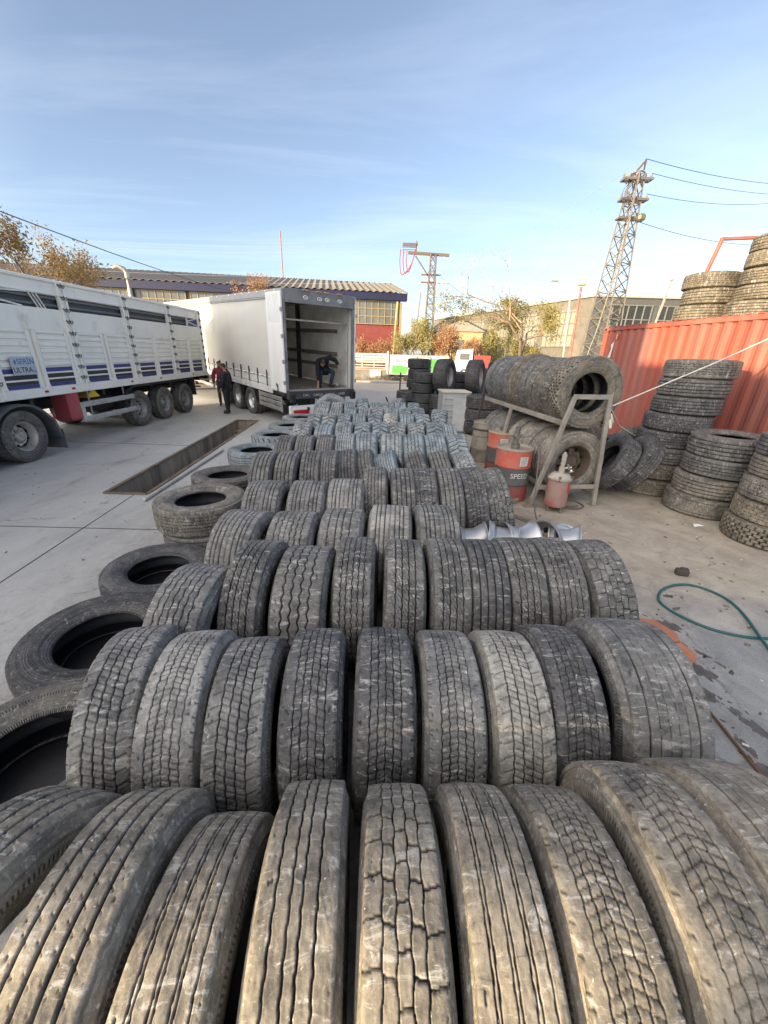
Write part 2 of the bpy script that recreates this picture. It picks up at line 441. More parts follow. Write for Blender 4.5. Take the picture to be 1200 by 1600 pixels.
# each row: (x, y, pattern, width, radius, yaw, lean, colour)
ROWS = {
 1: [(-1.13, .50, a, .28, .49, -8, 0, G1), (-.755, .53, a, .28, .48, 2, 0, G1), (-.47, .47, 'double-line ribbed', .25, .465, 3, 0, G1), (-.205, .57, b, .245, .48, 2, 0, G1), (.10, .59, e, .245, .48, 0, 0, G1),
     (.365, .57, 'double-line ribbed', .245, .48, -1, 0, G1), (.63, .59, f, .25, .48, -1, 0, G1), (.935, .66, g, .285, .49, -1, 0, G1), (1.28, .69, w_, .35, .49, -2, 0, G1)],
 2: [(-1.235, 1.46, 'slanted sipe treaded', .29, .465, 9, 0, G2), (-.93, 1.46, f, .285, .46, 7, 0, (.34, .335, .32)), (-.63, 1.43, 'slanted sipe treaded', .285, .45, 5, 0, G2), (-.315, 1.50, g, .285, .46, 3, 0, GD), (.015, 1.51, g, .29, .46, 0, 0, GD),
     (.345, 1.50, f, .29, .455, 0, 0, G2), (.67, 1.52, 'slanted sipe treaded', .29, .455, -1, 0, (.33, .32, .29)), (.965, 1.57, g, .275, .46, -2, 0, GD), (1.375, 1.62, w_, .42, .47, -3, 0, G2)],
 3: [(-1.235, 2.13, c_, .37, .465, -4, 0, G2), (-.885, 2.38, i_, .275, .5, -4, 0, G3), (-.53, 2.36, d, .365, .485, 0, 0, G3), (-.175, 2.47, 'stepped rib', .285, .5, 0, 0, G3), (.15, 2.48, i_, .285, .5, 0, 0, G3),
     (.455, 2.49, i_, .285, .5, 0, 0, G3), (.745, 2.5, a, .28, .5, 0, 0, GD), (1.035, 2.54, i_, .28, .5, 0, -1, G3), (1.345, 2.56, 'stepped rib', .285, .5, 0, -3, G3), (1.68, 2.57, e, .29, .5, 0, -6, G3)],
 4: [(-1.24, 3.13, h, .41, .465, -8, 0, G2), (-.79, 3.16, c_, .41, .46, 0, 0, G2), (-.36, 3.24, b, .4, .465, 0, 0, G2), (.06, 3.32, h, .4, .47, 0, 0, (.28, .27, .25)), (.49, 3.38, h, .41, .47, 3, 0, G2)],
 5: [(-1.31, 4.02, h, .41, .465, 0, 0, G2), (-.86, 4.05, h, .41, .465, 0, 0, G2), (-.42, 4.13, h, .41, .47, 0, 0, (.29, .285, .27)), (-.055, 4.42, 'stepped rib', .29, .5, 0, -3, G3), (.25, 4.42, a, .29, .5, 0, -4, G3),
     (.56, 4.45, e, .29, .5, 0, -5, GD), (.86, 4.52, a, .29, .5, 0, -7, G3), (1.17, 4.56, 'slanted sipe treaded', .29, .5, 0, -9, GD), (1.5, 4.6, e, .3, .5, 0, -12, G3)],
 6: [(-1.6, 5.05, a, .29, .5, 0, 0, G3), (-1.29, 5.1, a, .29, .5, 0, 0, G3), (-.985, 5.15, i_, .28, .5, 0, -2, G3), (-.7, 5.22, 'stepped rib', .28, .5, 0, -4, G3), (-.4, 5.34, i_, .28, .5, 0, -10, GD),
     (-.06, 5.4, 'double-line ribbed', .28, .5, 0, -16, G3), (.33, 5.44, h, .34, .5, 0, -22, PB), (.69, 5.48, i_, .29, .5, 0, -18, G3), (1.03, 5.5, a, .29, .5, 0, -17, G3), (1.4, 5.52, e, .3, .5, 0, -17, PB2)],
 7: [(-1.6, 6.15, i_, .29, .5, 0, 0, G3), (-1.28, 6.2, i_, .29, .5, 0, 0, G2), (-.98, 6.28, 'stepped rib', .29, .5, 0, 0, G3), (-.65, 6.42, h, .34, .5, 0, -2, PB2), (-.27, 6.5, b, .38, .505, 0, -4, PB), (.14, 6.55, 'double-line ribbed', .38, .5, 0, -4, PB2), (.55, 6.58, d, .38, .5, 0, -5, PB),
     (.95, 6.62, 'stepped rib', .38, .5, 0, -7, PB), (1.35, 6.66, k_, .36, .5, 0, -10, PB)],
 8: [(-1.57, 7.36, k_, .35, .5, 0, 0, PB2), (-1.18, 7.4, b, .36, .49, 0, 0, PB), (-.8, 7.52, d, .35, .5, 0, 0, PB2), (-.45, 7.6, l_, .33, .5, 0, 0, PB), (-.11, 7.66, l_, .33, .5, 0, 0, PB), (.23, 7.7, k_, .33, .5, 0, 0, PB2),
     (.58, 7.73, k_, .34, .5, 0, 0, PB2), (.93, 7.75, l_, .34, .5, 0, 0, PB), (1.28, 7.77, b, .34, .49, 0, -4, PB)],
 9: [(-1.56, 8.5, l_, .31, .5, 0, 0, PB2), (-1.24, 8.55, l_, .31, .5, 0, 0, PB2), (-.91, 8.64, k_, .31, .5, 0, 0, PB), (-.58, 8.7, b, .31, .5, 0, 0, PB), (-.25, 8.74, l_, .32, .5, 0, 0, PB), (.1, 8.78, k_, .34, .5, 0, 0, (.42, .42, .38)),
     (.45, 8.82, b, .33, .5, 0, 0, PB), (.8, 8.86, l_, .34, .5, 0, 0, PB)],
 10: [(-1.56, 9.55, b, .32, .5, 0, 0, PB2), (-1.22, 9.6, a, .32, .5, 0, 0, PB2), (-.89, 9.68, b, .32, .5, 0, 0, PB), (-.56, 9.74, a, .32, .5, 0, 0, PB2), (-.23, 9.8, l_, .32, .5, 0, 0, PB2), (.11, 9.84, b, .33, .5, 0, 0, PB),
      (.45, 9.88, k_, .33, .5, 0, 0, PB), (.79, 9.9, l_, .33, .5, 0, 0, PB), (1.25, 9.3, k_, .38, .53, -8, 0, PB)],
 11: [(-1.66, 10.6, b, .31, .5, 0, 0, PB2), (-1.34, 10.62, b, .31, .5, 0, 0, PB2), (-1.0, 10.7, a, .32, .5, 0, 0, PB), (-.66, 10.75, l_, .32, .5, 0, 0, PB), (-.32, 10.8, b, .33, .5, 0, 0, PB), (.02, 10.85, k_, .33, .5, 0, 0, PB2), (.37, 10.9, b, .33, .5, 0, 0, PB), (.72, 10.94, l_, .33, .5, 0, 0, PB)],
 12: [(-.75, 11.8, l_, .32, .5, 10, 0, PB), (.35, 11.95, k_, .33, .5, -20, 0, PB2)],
}
for row, L in ROWS.items():
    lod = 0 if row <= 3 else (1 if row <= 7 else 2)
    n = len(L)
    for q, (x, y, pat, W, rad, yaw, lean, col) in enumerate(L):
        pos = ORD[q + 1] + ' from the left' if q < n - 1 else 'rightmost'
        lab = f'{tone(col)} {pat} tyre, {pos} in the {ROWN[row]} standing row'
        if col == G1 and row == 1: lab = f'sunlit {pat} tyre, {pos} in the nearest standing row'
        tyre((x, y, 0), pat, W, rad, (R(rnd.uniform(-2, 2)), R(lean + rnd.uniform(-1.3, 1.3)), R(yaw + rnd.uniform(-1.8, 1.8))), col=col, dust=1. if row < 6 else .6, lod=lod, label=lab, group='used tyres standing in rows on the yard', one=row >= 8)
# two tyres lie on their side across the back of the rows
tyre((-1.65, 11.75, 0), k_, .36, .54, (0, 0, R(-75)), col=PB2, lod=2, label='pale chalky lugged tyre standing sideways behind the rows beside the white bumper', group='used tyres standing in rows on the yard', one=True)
# ------------------------------------------------------------------ ground
def ground_mat():
    m, nt, b = new_mat('yard ground')
    tc = node(nt, 'ShaderNodeTexCoord'); v = tc.outputs['Object']
    sx = node(nt, 'ShaderNodeSeparateXYZ'); nt.links.new(v, sx.inputs[0])
    n1 = noise(nt, v, .35, 8, .65, .5); n2 = noise(nt, v, 2.2, 8, .7, .6); n3 = noise(nt, v, 18., 6, .7); n4 = noise(nt, v, 90., 3)
    # troweled concrete on the truck side
    mp = node(nt, 'ShaderNodeMapping'); mp.inputs['Scale'].default_value = (1.4, .35, 1); mp.inputs['Rotation'].default_value = (0, 0, R(-18)); nt.links.new(v, mp.inputs[0])
    n5 = noise(nt, mp.outputs[0], 1.6, 8, .65, .8)
    con = mixc(nt, ramp(nt, n1, .35, .65), (.31, .307, .295), (.48, .47, .445))
    con = mixc(nt, ramp(nt, n5, .38, .66, 0, .75), con, (.47, .462, .44))
    con = mixc(nt, ramp(nt, n5, .42, .26, 0, .7), con, (.19, .192, .195))
    con = mixc(nt, ramp(nt, n3, .60, .78, 0, .45), con, (.13, .128, .125))
    con = mixc(nt, ramp(nt, noise(nt, v, .8, 5, .6, 1.), .60, .74, 0, .4), con, (.40, .32, .22))
    # trodden dusty earth over old asphalt on the other side
    dirt = mixc(nt, ramp(nt, n2, .32, .66), (.29, .245, .19), (.48, .42, .335))
    dirt = mixc(nt, ramp(nt, n3, .58, .70, 0, .55), dirt, (.11, .095, .08))
    dirt = mixc(nt, ramp(nt, n4, .62, .72, 0, .6), dirt, (.5, .48, .44))
    asp = mixc(nt, ramp(nt, n2, .35, .7), (.22, .222, .222), (.40, .40, .385))
    asp = mixc(nt, ramp(nt, n4, .60, .70, 0, .7), asp, (.55, .55, .54))
    asp = mixc(nt, ramp(nt, n3, .62, .74, 0, .7), asp, (.07, .07, .07))
    # asphalt shows in a strip along the tyre rows, earth beyond
    w = mth(nt, 'ADD', sx.outputs[0], mth(nt, 'MULTIPLY', n2, 1.6))
    fa = ramp(nt, mth(nt, 'SUBTRACT', w, mth(nt, 'MULTIPLY', sx.outputs[1], .28)), 2.6, 3.3)
    # close to the camera the asphalt strip is wider
    right = mixc(nt, ramp(nt, mth(nt, 'ADD', sx.outputs[1], mth(nt, 'MULTIPLY', n2, 1.3)), 3.2, 4.4), asp, dirt)
    side = ramp(nt, mth(nt, 'ADD', sx.outputs[0], mth(nt, 'MULTIPLY', n1, .8)), -.6, .8)
    c = mixc(nt, side, con, right)
    # oil and tyre dirt, streaky and irregular
    oil = mth(nt, 'MULTIPLY', ramp(nt, noise(nt, v, .55, 9, .75, 1.2), .60, .72, 0, .7), 1.)
    c = mixc(nt, oil, c, (.10, .098, .095))
    grit = noise(nt, v, 42., 4, .8); c = mixc(nt, ramp(nt, grit, .56, .68, 0, .5), c, (.10, .095, .085)); c = mixc(nt, ramp(nt, noise(nt, v, 150., 2, .6), .63, .70, 0, .65), c, (.62, .60, .57))
    blot = noise(nt, v, 5.5, 9, .75, .8); c = mixc(nt, ramp(nt, blot, .57, .72, 0, .5), c, (.14, .13, .115))
    # cracks in the slab, trodden dirt close to the tyres
    vo = node(nt, 'ShaderNodeTexVoronoi', feature='DISTANCE_TO_EDGE'); vo.inputs['Scale'].default_value = .33
    wv = node(nt, 'ShaderNodeVectorMath', operation='ADD'); wn_ = node(nt, 'ShaderNodeTexNoise'); wn_.inputs['Scale'].default_value = 1.1; wn_.inputs['Detail'].default_value = 6
    nt.links.new(v, wn_.inputs['Vector']); nt.links.new(v, wv.inputs[0]); nt.links.new(wn_.outputs['Color'], wv.inputs[1]); nt.links.new(wv.outputs[0], vo.inputs['Vector'])
    crk = mth(nt, 'MULTIPLY', ramp(nt, vo.outputs['Distance'], .0, .006, .75, 0), ramp(nt, n2, .45, .6))
    c = mixc(nt, crk, c, (.07, .066, .06))
    near = mth(nt, 'MULTIPLY', ramp(nt, mth(nt, 'ABSOLUTE', mth(nt, 'SUBTRACT', sx.outputs[0], -.3)), 3.6, 2.0), ramp(nt, blot, .42, .62, 0, .55))
    c = mixc(nt, near, c, (.17, .16, .145))
    # beyond the yard
    far = ramp(nt, mth(nt, 'ADD', sx.outputs[1], mth(nt, 'MULTIPLY', n1, 4.)), 21., 24.)
    road = mixc(nt, ramp(nt, n1, .3, .7), (.27, .26, .25), (.36, .345, .32))
    c = mixc(nt, far, c, road)
    nt.links.new(c, b.inputs['Base Color'])
    nt.links.new(ramp(nt, n5, .3, .7, .55, .85), b.inputs['Roughness'])
    h = mth(nt, 'ADD', mth(nt, 'MULTIPLY', n3, .7), mth(nt, 'MULTIPLY', n4, .4))
    bump(nt, b, h, .35, .012)
    return m
PX0, PX1, PY0, PY1 = -4.62, -3.92, 5.92, 13.1          # the inspection pit
PSK = .06                                               # its far end leans to the left
def pitx(x, y): return x - PSK * (y - PY0)
g = MB()
xs = [-420, PX0, PX1, 420]; ys = [-120, PY0, PY1, 520]
V = []; F = []
for j in range(4):
    for i in range(4):
        x = xs[i]
        if i in (1, 2): x = pitx(xs[i], PY1) if j >= 2 else xs[i]
        V.append((x, ys[j], 0))
for j in range(3):
    for i in range(3):
        if (i, j) == (1, 1): continue
        F.append((j * 4 + i, j * 4 + i + 1, (j + 1) * 4 + i + 1, (j + 1) * 4 + i))
g.add(V, F)
tag(g.build('ground', ground_mat()), kind='structure')

# ------------------------------------------------------------------ inspection pit
PITW = pm('pit wall', (.42, .35, .27), .85, dirt=(.12, .1, .085), damt=.6, dscale=2.2, bmp=.5, bscale=30, streak=True)
pit = empty('inspection_pit', (PX0, PY0, 0), label='long narrow open inspection pit in the concrete with a rusty steel rim', cat='inspection pit')
def loc_(o, parent): o.parent = parent; o.matrix_parent_inverse = parent.matrix_world.inverted() if False else Matrix.Translation(parent.location).inverted(); return o
A, B, Cc, D = (PX0, PY0), (PX1, PY0), (pitx(PX1, PY1), PY1), (pitx(PX0, PY1), PY1)
for (p, q) in ((A, B), (B, Cc), (Cc, D), (D, A)):
    w = MB(); px, py = q[0] - p[0], q[1] - p[1]; L = math.hypot(px, py); n = (py / L * .05, -px / L * .05)
    w.add([(p[0], p[1], -.003), (q[0], q[1], -.003), (q[0], q[1], -1.25), (p[0], p[1], -1.25),
           (p[0] + n[0], p[1] + n[1], -.003), (q[0] + n[0], q[1] + n[1], -.003), (q[0] + n[0], q[1] + n[1], -1.25), (p[0] + n[0], p[1] + n[1], -1.25)],
          [(0, 1, 2, 3), (7, 6, 5, 4), (0, 4, 5, 1), (3, 2, 6, 7), (0, 3, 7, 4), (1, 5, 6, 2)])
    loc_(w.build('pit_wall', PITW), pit)
w = MB(); w.add([(*A, -1.2), (*B, -1.2), (*Cc, -1.2), (*D, -1.2)], [(0, 1, 2, 3)]); loc_(w.build('pit_floor', pm('pit floor', (.06, .055, .05), .7)), pit)
RIM = pm('rusty pit rim', (.2, .15, .11), .7, .2, dirt=(.1, .06, .04), damt=.6)
for (p, q) in ((A, B), (B, Cc), (Cc, D), (D, A)):
    loc_(MB().bar((*p, .008), (*q, .008), .075, .022, .004).build('rim_angle', RIM), pit)
st = MB()
for k in range(3): st.box((pitx((PX0 + PX1) / 2, PY1) , PY1 - .2 - .26 * k, -.32 - .28 * k), (.66, .25, .06), .01)
loc_(st.build('steps', PITW), pit)
tag(MB().bar((-3.78, 5.6, .03), (-3.86, 8.9, .03), .05, .05, .01).build('steel_angle', pm('light steel', (.5, .48, .45), .5, .4, dirt=(.3, .2, .12), damt=.3)),
    'pale straight steel bar lying on the concrete along the pit', 'steel bar')
# saw-cut joints of the slab
JM = pm('joint', (.07, .068, .065), .9, bmp=0)
for (p, q) in (((-3.72, 1.0), (-4.12, 5.88)), ((-7.6, 4.56), (-1.9, 4.64)), ((-4.67, 13.2), (-4.9, 25.)), ((-12, 9.4), (-4.7, 9.35))):
    tag(MB().bar((*p, .002), (*q, .002), .014, .003).build('slab_joint', JM), kind='structure')
# road beyond the yard, with its kerb and a dusty verge
tag(MB().add([(-300, 22.6, .004), (300, 27, .004), (300, 33, .004), (-300, 28.5, .004)], [(0, 1, 2, 3)]).build('road', pm('pale road', (.42, .37, .3), .9, var=.12, scale=.5, dirt=(.3, .27, .23), damt=.4, dscale=.4)), kind='structure')
tag(MB().bar((-300, 28.9, .07), (300, 33.4, .07), .35, .14, .02).build('kerb', pm('kerb stone', (.36, .34, .31), .85)), kind='structure')

# small things and spills on the ground at the right
STAIN = pm('oily spill', (.11, .10, .09), .6, var=.4, scale=14, bmp=.4, bscale=40)
def blob(cx, cy, r, ax, n, seed, z=.004, th=.004):
    q = random.Random(seed); m = MB(); P = []
    k1, k2, k3 = (q.uniform(0, 6) for _ in range(3))
    for i in range(n):
        t = 2 * PI * i / n
        rr = r * (.75 + .22 * math.sin(2 * t + k1) + .13 * math.sin(5 * t + k2) + .08 * math.sin(9 * t + k3) + q.uniform(-.05, .05))
        x, y = rr * math.cos(t) * 1.35, rr * math.sin(t) * .8
        P.append((cx + x * math.cos(ax) - y * math.sin(ax), cy + x * math.sin(ax) + y * math.cos(ax)))
    m.prism(P, th, Matrix.Translation((0, 0, z - .002))); return m
for i, (x, y, r, ax) in enumerate(((2.70, 2.93, .10, 1.9), (2.62, 2.70, .07, 2.), (2.57, 2.38, .11, 1.85), (2.74, 2.57, .045, 2.2), (2.80, 2.45, .03, 2.), (2.46, 2.14, .07, 2.), (2.54, 2.00, .045, 2.), (2.59, 1.85, .09, 2.1), (2.39, 1.73, .055, 1.7), (2.36, 1.56, .085, 1.9), (3.02, 3.42, .05, .5), (2.82, 2.37, .03, 1.), (2.95, 3.2, .04, .7), (2.45, 3.3, .06, .4))):
    st_ = blob(x, y, r, ax, 46, i, .002, .002)
    for k in range(5):                              # spatter round the spill
        a0 = rnd.uniform(0, 6.3); st_.add(*(lambda mb: (mb.v, mb.f))(blob(x + math.cos(a0) * r * rnd.uniform(1.3, 2.4), y + math.sin(a0) * r * rnd.uniform(1.3, 2.6), r * rnd.uniform(.08, .22), a0, 10, 50 + i * 7 + k, .002, .002)))
    tag(st_.build('oil_stain', STAIN), kind='structure')
BRK = pm('orange terracotta', (.46, .19, .11), .85, dirt=(.28, .16, .11), damt=.35, bmp=.5)
def poly(name, P, label, cat, mat, h):
    c0 = (sum(p[0] for p in P) / len(P), sum(p[1] for p in P) / len(P))
    return tag(MB().prism([(x - c0[0], y - c0[1]) for x, y in P], h).build(name, mat, loc=(c0[0], c0[1], .002)), label, cat)
poly('brick_slab', [(2.44, 3.02), (2.60, 3.0), (2.68, 2.81), (2.64, 2.71), (2.5, 2.68), (2.40, 2.8)], 'flat orange brick slab let into the ground beside the standing tyres', 'brick slab', BRK, .014)
poly('brick_slab', [(2.50, 2.665), (2.64, 2.695), (2.67, 2.55), (2.60, 2.46), (2.47, 2.53)], 'smaller broken orange brick slab nearer the rusty rod', 'brick slab', BRK, .012)
tag(MB().tube([(2.36, 2.45, .018), (2.33, 1.9, .02), (2.29, 1.3, .018)], .010, 8).build('rusty_rod', pm('rusty iron', (.22, .12, .06), .7, .5, dirt=(.1, .05, .03), damt=.5), smooth=40), 'thin rusty iron rod lying on the asphalt beside the tyres', 'rod')
ch = MB(); ch.box((0, 0, .04), (.13, .075, .075), .012); ch.box((.02, .01, .082), (.08, .05, .016), .006)
o = tag(ch.build('scrap_block', pm('dark scrap', (.06, .05, .045), .7, bmp=.5), loc=(3.46, 3.86, 0)), 'small dark block lying on the bare ground above the green hose', 'scrap block'); o.rotation_euler = (0, 0, -.3)
# litter flecks nobody would count
lit = MB(); q = random.Random(5)
for _ in range(420):
    x, y = q.uniform(1.6, 7), q.uniform(1.2, 9.5); s = q.uniform(.006, .022)
    if q.random() < .3: x, y = q.uniform(-7, -2), q.uniform(3, 14); s *= .8
    if pitx(PX0, y) - .05 < x < pitx(PX1, y) + .05 and PY0 - .1 < y < PY1 + .1: continue
    a1 = q.uniform(0, PI)
    lit.box((x, y, s * .25 + .003), (s * q.uniform(.8, 2.6), s, s * .5), 0, rot=(0, 0, a1))
tag(lit.build('litter', pm('litter', (.2, .18, .15), .8, var=.6, scale=.9)), kind='stuff')
lit = MB()
for _ in range(90):
    x, y = q.uniform(1.9, 6.5), q.uniform(1.2, 8.5); s = q.uniform(.006, .018)
    lit.box((x, y, .006), (s * q.uniform(1, 2.5), s, .004), 0, rot=(q.uniform(-.2, .2), 0, q.uniform(0, PI)))
tag(lit.build('debris', pm('pale debris', (.6, .58, .54), .8)), kind='stuff')
for (x, y, s, lab) in ((4.72, 5.3, .08, 'crumpled white scrap of paper on the ground between the two nearest right stacks'),):
    pp = MB(); pp.add([(-s, -s * .5, .004), (s, -s * .4, .015), (s * .8, s * .5, .004), (-s * .7, s * .4, .02), (0, 0, .035)], [(0, 1, 4), (1, 2, 4), (2, 3, 4), (3, 0, 4)])
    tag(pp.build('paper_scrap', pm('white paper', (.7, .7, .68), .8), loc=(x, y, .0)), lab, 'paper')
# hose lying in a loop
def spline(P, n=10):
    P = [Vector(p) for p in P]; out = []
    for i in range(len(P) - 1):
        p0, p1, p2, p3 = P[max(i - 1, 0)], P[i], P[i + 1], P[min(i + 2, len(P) - 1)]
        for k in range(n):
            t = k / n
            out.append(.5 * ((2 * p1) + (p2 - p0) * t + (2 * p0 - 5 * p1 + 4 * p2 - p3) * t * t + (3 * p1 - p0 - 3 * p2 + p3) * t ** 3))
    out.append(P[-1]); return out
hz = .014
hose = [(3.22, 2.1, hz), (3.28, 2.4, hz), (3.39, 2.77, hz + .022), (3.56, 3.14, hz), (3.59, 3.41, hz), (3.46, 3.6, hz), (3.27, 3.63, hz), (3.02, 3.52, hz), (2.86, 3.34, hz), (2.85, 3.18, hz), (2.93, 3.02, hz), (3.05, 2.89, hz), (3.22, 2.81, hz), (3.42, 2.78, hz), (3.75, 2.80, hz), (4.4, 2.95, hz)]
tag(MB().tube(spline(hose), .0125, 8).build('hose', pm('green hose', (.018, .10, .105), .45, bmp=0), smooth=50), 'thin dark green rubber hose lying in a loop on the bare ground', 'hose')

# ------------------------------------------------------------------ buildings
CORR = pm('corrugated roof', (.21, .19, .16), .7, dirt=(.24, .19, .14), damt=.5, dscale=.4, bmp=0)
NAVY = pm('navy fascia', (.012, .016, .055), .6, bmp=0)
GLASS = pm('dusty window glass', (.12, .125, .12), .25, var=.3, scale=.3, bmp=0, spec=.6)
YEL = pm('ochre window frame', (.30, .24, .12), .7, bmp=0)
REDW = pm('red painted wall', (.19, .045, .042), .8, dirt=(.22, .06, .05), damt=.5, dscale=.5, bmp=.1)
def corrugated(P0, P1, P2, P3, pitch, amp):
    """sheet P0->P1 along the eave, P3->P2 along the ridge; waves run up the slope"""
    P0, P1, P2, P3 = (Vector(p) for p in (P0, P1, P2, P3)); n = int((P1 - P0).length / pitch) * 4
    up = (P1 - P0).cross(P3 - P0).normalized(); m = MB(); V = []; F = []
    for th in (0, -.04):
        for i in range(n + 1):
            f = i / n; o = up * (amp * math.sin(i * PI / 2) + th)
            V += [P0.lerp(P1, f) + o, P3.lerp(P2, f) + o]
    k = 2 * (n + 1)
    for i in range(n):
        F.append((2 * i, 2 * i + 2, 2 * i + 3, 2 * i + 1)); F.append((k + 2 * i + 1, k + 2 * i + 3, k + 2 * i + 2, k + 2 * i))
        F.append((2 * i, k + 2 * i, k + 2 * i + 2, 2 * i + 2)); F.append((2 * i + 1, 2 * i + 3, k + 2 * i + 3, k + 2 * i + 1))
    m.add(V, F); return m
# the long factory behind the trucks
FX, FY, FA = 1.6, 60., R(8.5)                  # right front corner and direction of its front
fu = Vector((-math.cos(FA), -math.sin(FA), 0)); fv = Vector((-math.sin(FA), math.cos(FA), 0)); fo = Vector((FX, FY, 0))
def fp(s, t, z): return fo + fu * s + fv * t + Vector((0, 0, z))
FLEN, FDEP, FEV = 62., 26., 9.0
FM = Matrix((( fu.x, fv.x, 0, fo.x), (fu.y, fv.y, 0, fo.y), (0, 0, 1, 0), (0, 0, 0, 1)))
fac = empty('factory', tuple(fo), label='long low factory with a corrugated roof and navy eaves behind the trailers', cat='factory')
def fbuild(m, name, mat): return loc_(m.build(name, mat), fac)
fbuild(MB().box((FLEN / 2, FDEP / 2, 2.8), (FLEN, FDEP, 5.6), 0, FM), 'lower_wall', REDW)
fbuild(MB().box((FLEN / 2, FDEP / 2 + .15, 7.2), (FLEN - .3, FDEP - .3, 3.2), 0, FM), 'upper_wall', pm('factory wall', (.3, .28, .24), .8))
fbuild(MB().box((FLEN / 2, -.25, FEV + .05), (FLEN + 1.2, 1.0, .9), 0, FM), 'fascia', NAVY)
fbuild(corrugated(fp(-.7, -.9, FEV + .55), fp(FLEN + .7, -.9, FEV + .55), fp(FLEN + .7, 14, FEV + 3.6), fp(-.7, 14, FEV + 3.6), .9, .09), 'roof', CORR)
fbuild(corrugated(fp(FLEN + .7, 27, FEV + .5), fp(-.7, 27, FEV + .5), fp(-.7, 14.02, FEV + 3.6), fp(FLEN + .7, 14.02, FEV + 3.6), .9, .09), 'roof', CORR)
ge = MB(); ge.prism([(0, 0), (FDEP, 0), (14, 3.1)], .2, Matrix.Translation(fp(.1, 0, FEV + .3)) @ Matrix(((fv.x, 0, fu.x, 0), (fv.y, 0, fu.y, 0), (0, 1, 0, 0), (0, 0, 0, 1))))
fbuild(ge, 'gable', NAVY)
for b_ in range(9):
    s0 = .5 + b_ * 6.9
    pane = fbuild(MB().box((s0 + 3.2, -.05, 7.1), (6.3, .12, 2.9), 0, FM), 'window', GLASS)
    fr = MB()
    for k in range(8): fr.box((s0 + .05 + k * .9, -.14, 7.1), (.09, .08, 2.9), 0, FM)
    for k in range(4): fr.box((s0 + 3.2, -.16, 5.68 + k * .95), (6.4, .08, .09), 0, FM)
    f_ = fr.build("frame", YEL); f_.parent = pane
for s0 in (.05, 7.0, 20.8):
    fbuild(MB().box((s0 + .1, -.25, 4.2), (.28, .2, 8.4), 0, FM), 'pilaster', YEL)
dp = MB().tube([fp(34.5, -.5, 7.2), fp(34.5, -.5, 10.2), fp(34.7, -.6, 10.6), fp(35.3, -.8, 10.8), fp(35.8, -.9, 10.5)], .28, 10)
tag(dp.build('vent_pipe', pm('galvanised pipe', (.5, .45, .38), .4, .6), smooth=50), 'bent galvanised vent pipe standing out above the white livestock trailer', 'vent pipe')
tag(MB().cyl(fp(1.6, -3.2, 0), fp(1.1, -3.2, 8.2), .16, 8).build('wooden_post', pm('ochre wood', (.42, .3, .13), .8), smooth=50), 'ochre wooden post standing before the red factory wall', 'post')
tag(MB().cyl((-18., 74, 10), (-18., 74, 19.5), .09, 6).build('mast', pm('thin mast', (.3, .12, .1), .6)), 'thin reddish mast rising above the factory roof', 'mast')

# grey hall at the right
HC = Vector((23.2, 50., 0)); hw = Vector((.98, .0, 0)).normalized(); hl = Vector((-.31, .95, 0)).normalized()
HW = pm('hall render', (.14, .128, .108), .85, dirt=(.24, .2, .16), damt=.4, dscale=.3, bmp=.05)
HM = Matrix(((hw.x, hl.x, 0, HC.x), (hw.y, hl.y, 0, HC.y), (0, 0, 1, 0), (0, 0, 0, 1)))
hall = empty('hall', tuple(HC), label='flat grey industrial hall with banded windows behind the red container', cat='hall')
hb = lambda m, n, mat: loc_(m.build(n, mat), hall)
hb(MB().box((17, 22, 4.3), (34, 44, 8.6), 0, HM), 'wall', HW)
hb(MB().box((17, 22, 8.72), (34.5, 44.5, .22), 0, HM), 'roof', pm('hall roof edge', (.3, .3, .28), .7))
hb(MB().box((17, -.015, 4.28), (34.0, .03, 8.5), 0, HM), 'front_shade', pm('painted front shade', (.085, .088, .085), .6, var=.15, bmp=0))  # dark sheet that puts the shade on the front into its colour
for k in range(6):
    wn = hb(MB().box((2.6 + k * 5.3 + 1.9, -.04, 5.6), (4.6, .12, 4.6), 0, HM), 'window', pm('hall glass painted shaded', (.03, .033, .033), .2, var=.3, scale=.4, bmp=0))  # darker copy of the hall glass, shade put into its colour
    fr = MB()
    for j in range(6): fr.box((2.25 + k * 5.3 + j * .9, -.13, 5.6), (.1, .1, 4.6), 0, HM)
    for j in range(4): fr.box((4.5 + k * 5.3, -.14, 3.5 + j * 1.45), (4.7, .1, .1), 0, HM)
    fr = fr.build('frame', pm('window mullion', (.15, .15, .14), .7)); fr.parent = wn
for k in range(6):
    wn = hb(MB().box((-.04, 3.3 + k * 7 + 1.5, 5.4), (.12, 5.6, 4.2), 0, HM), 'window', pm('hall glass painted sunlit', (.27, .25, .2), .35, var=.2, bmp=0))  # paler copy of the hall glass, sunlight put into its colour
    fr = MB()
    for j in range(7): fr.box((-.13, 2.1 + k * 7 + j * .93, 5.4), (.1, .1, 4.2), 0, HM)
    for j in range(4): fr.box((-.14, 4.8 + k * 7, 3.4 + j * 1.3), (.1, 5.7, .1), 0, HM)
    fr = fr.build('frame', pm('window mullion', (.26, .25, .23), .7)); fr.parent = wn
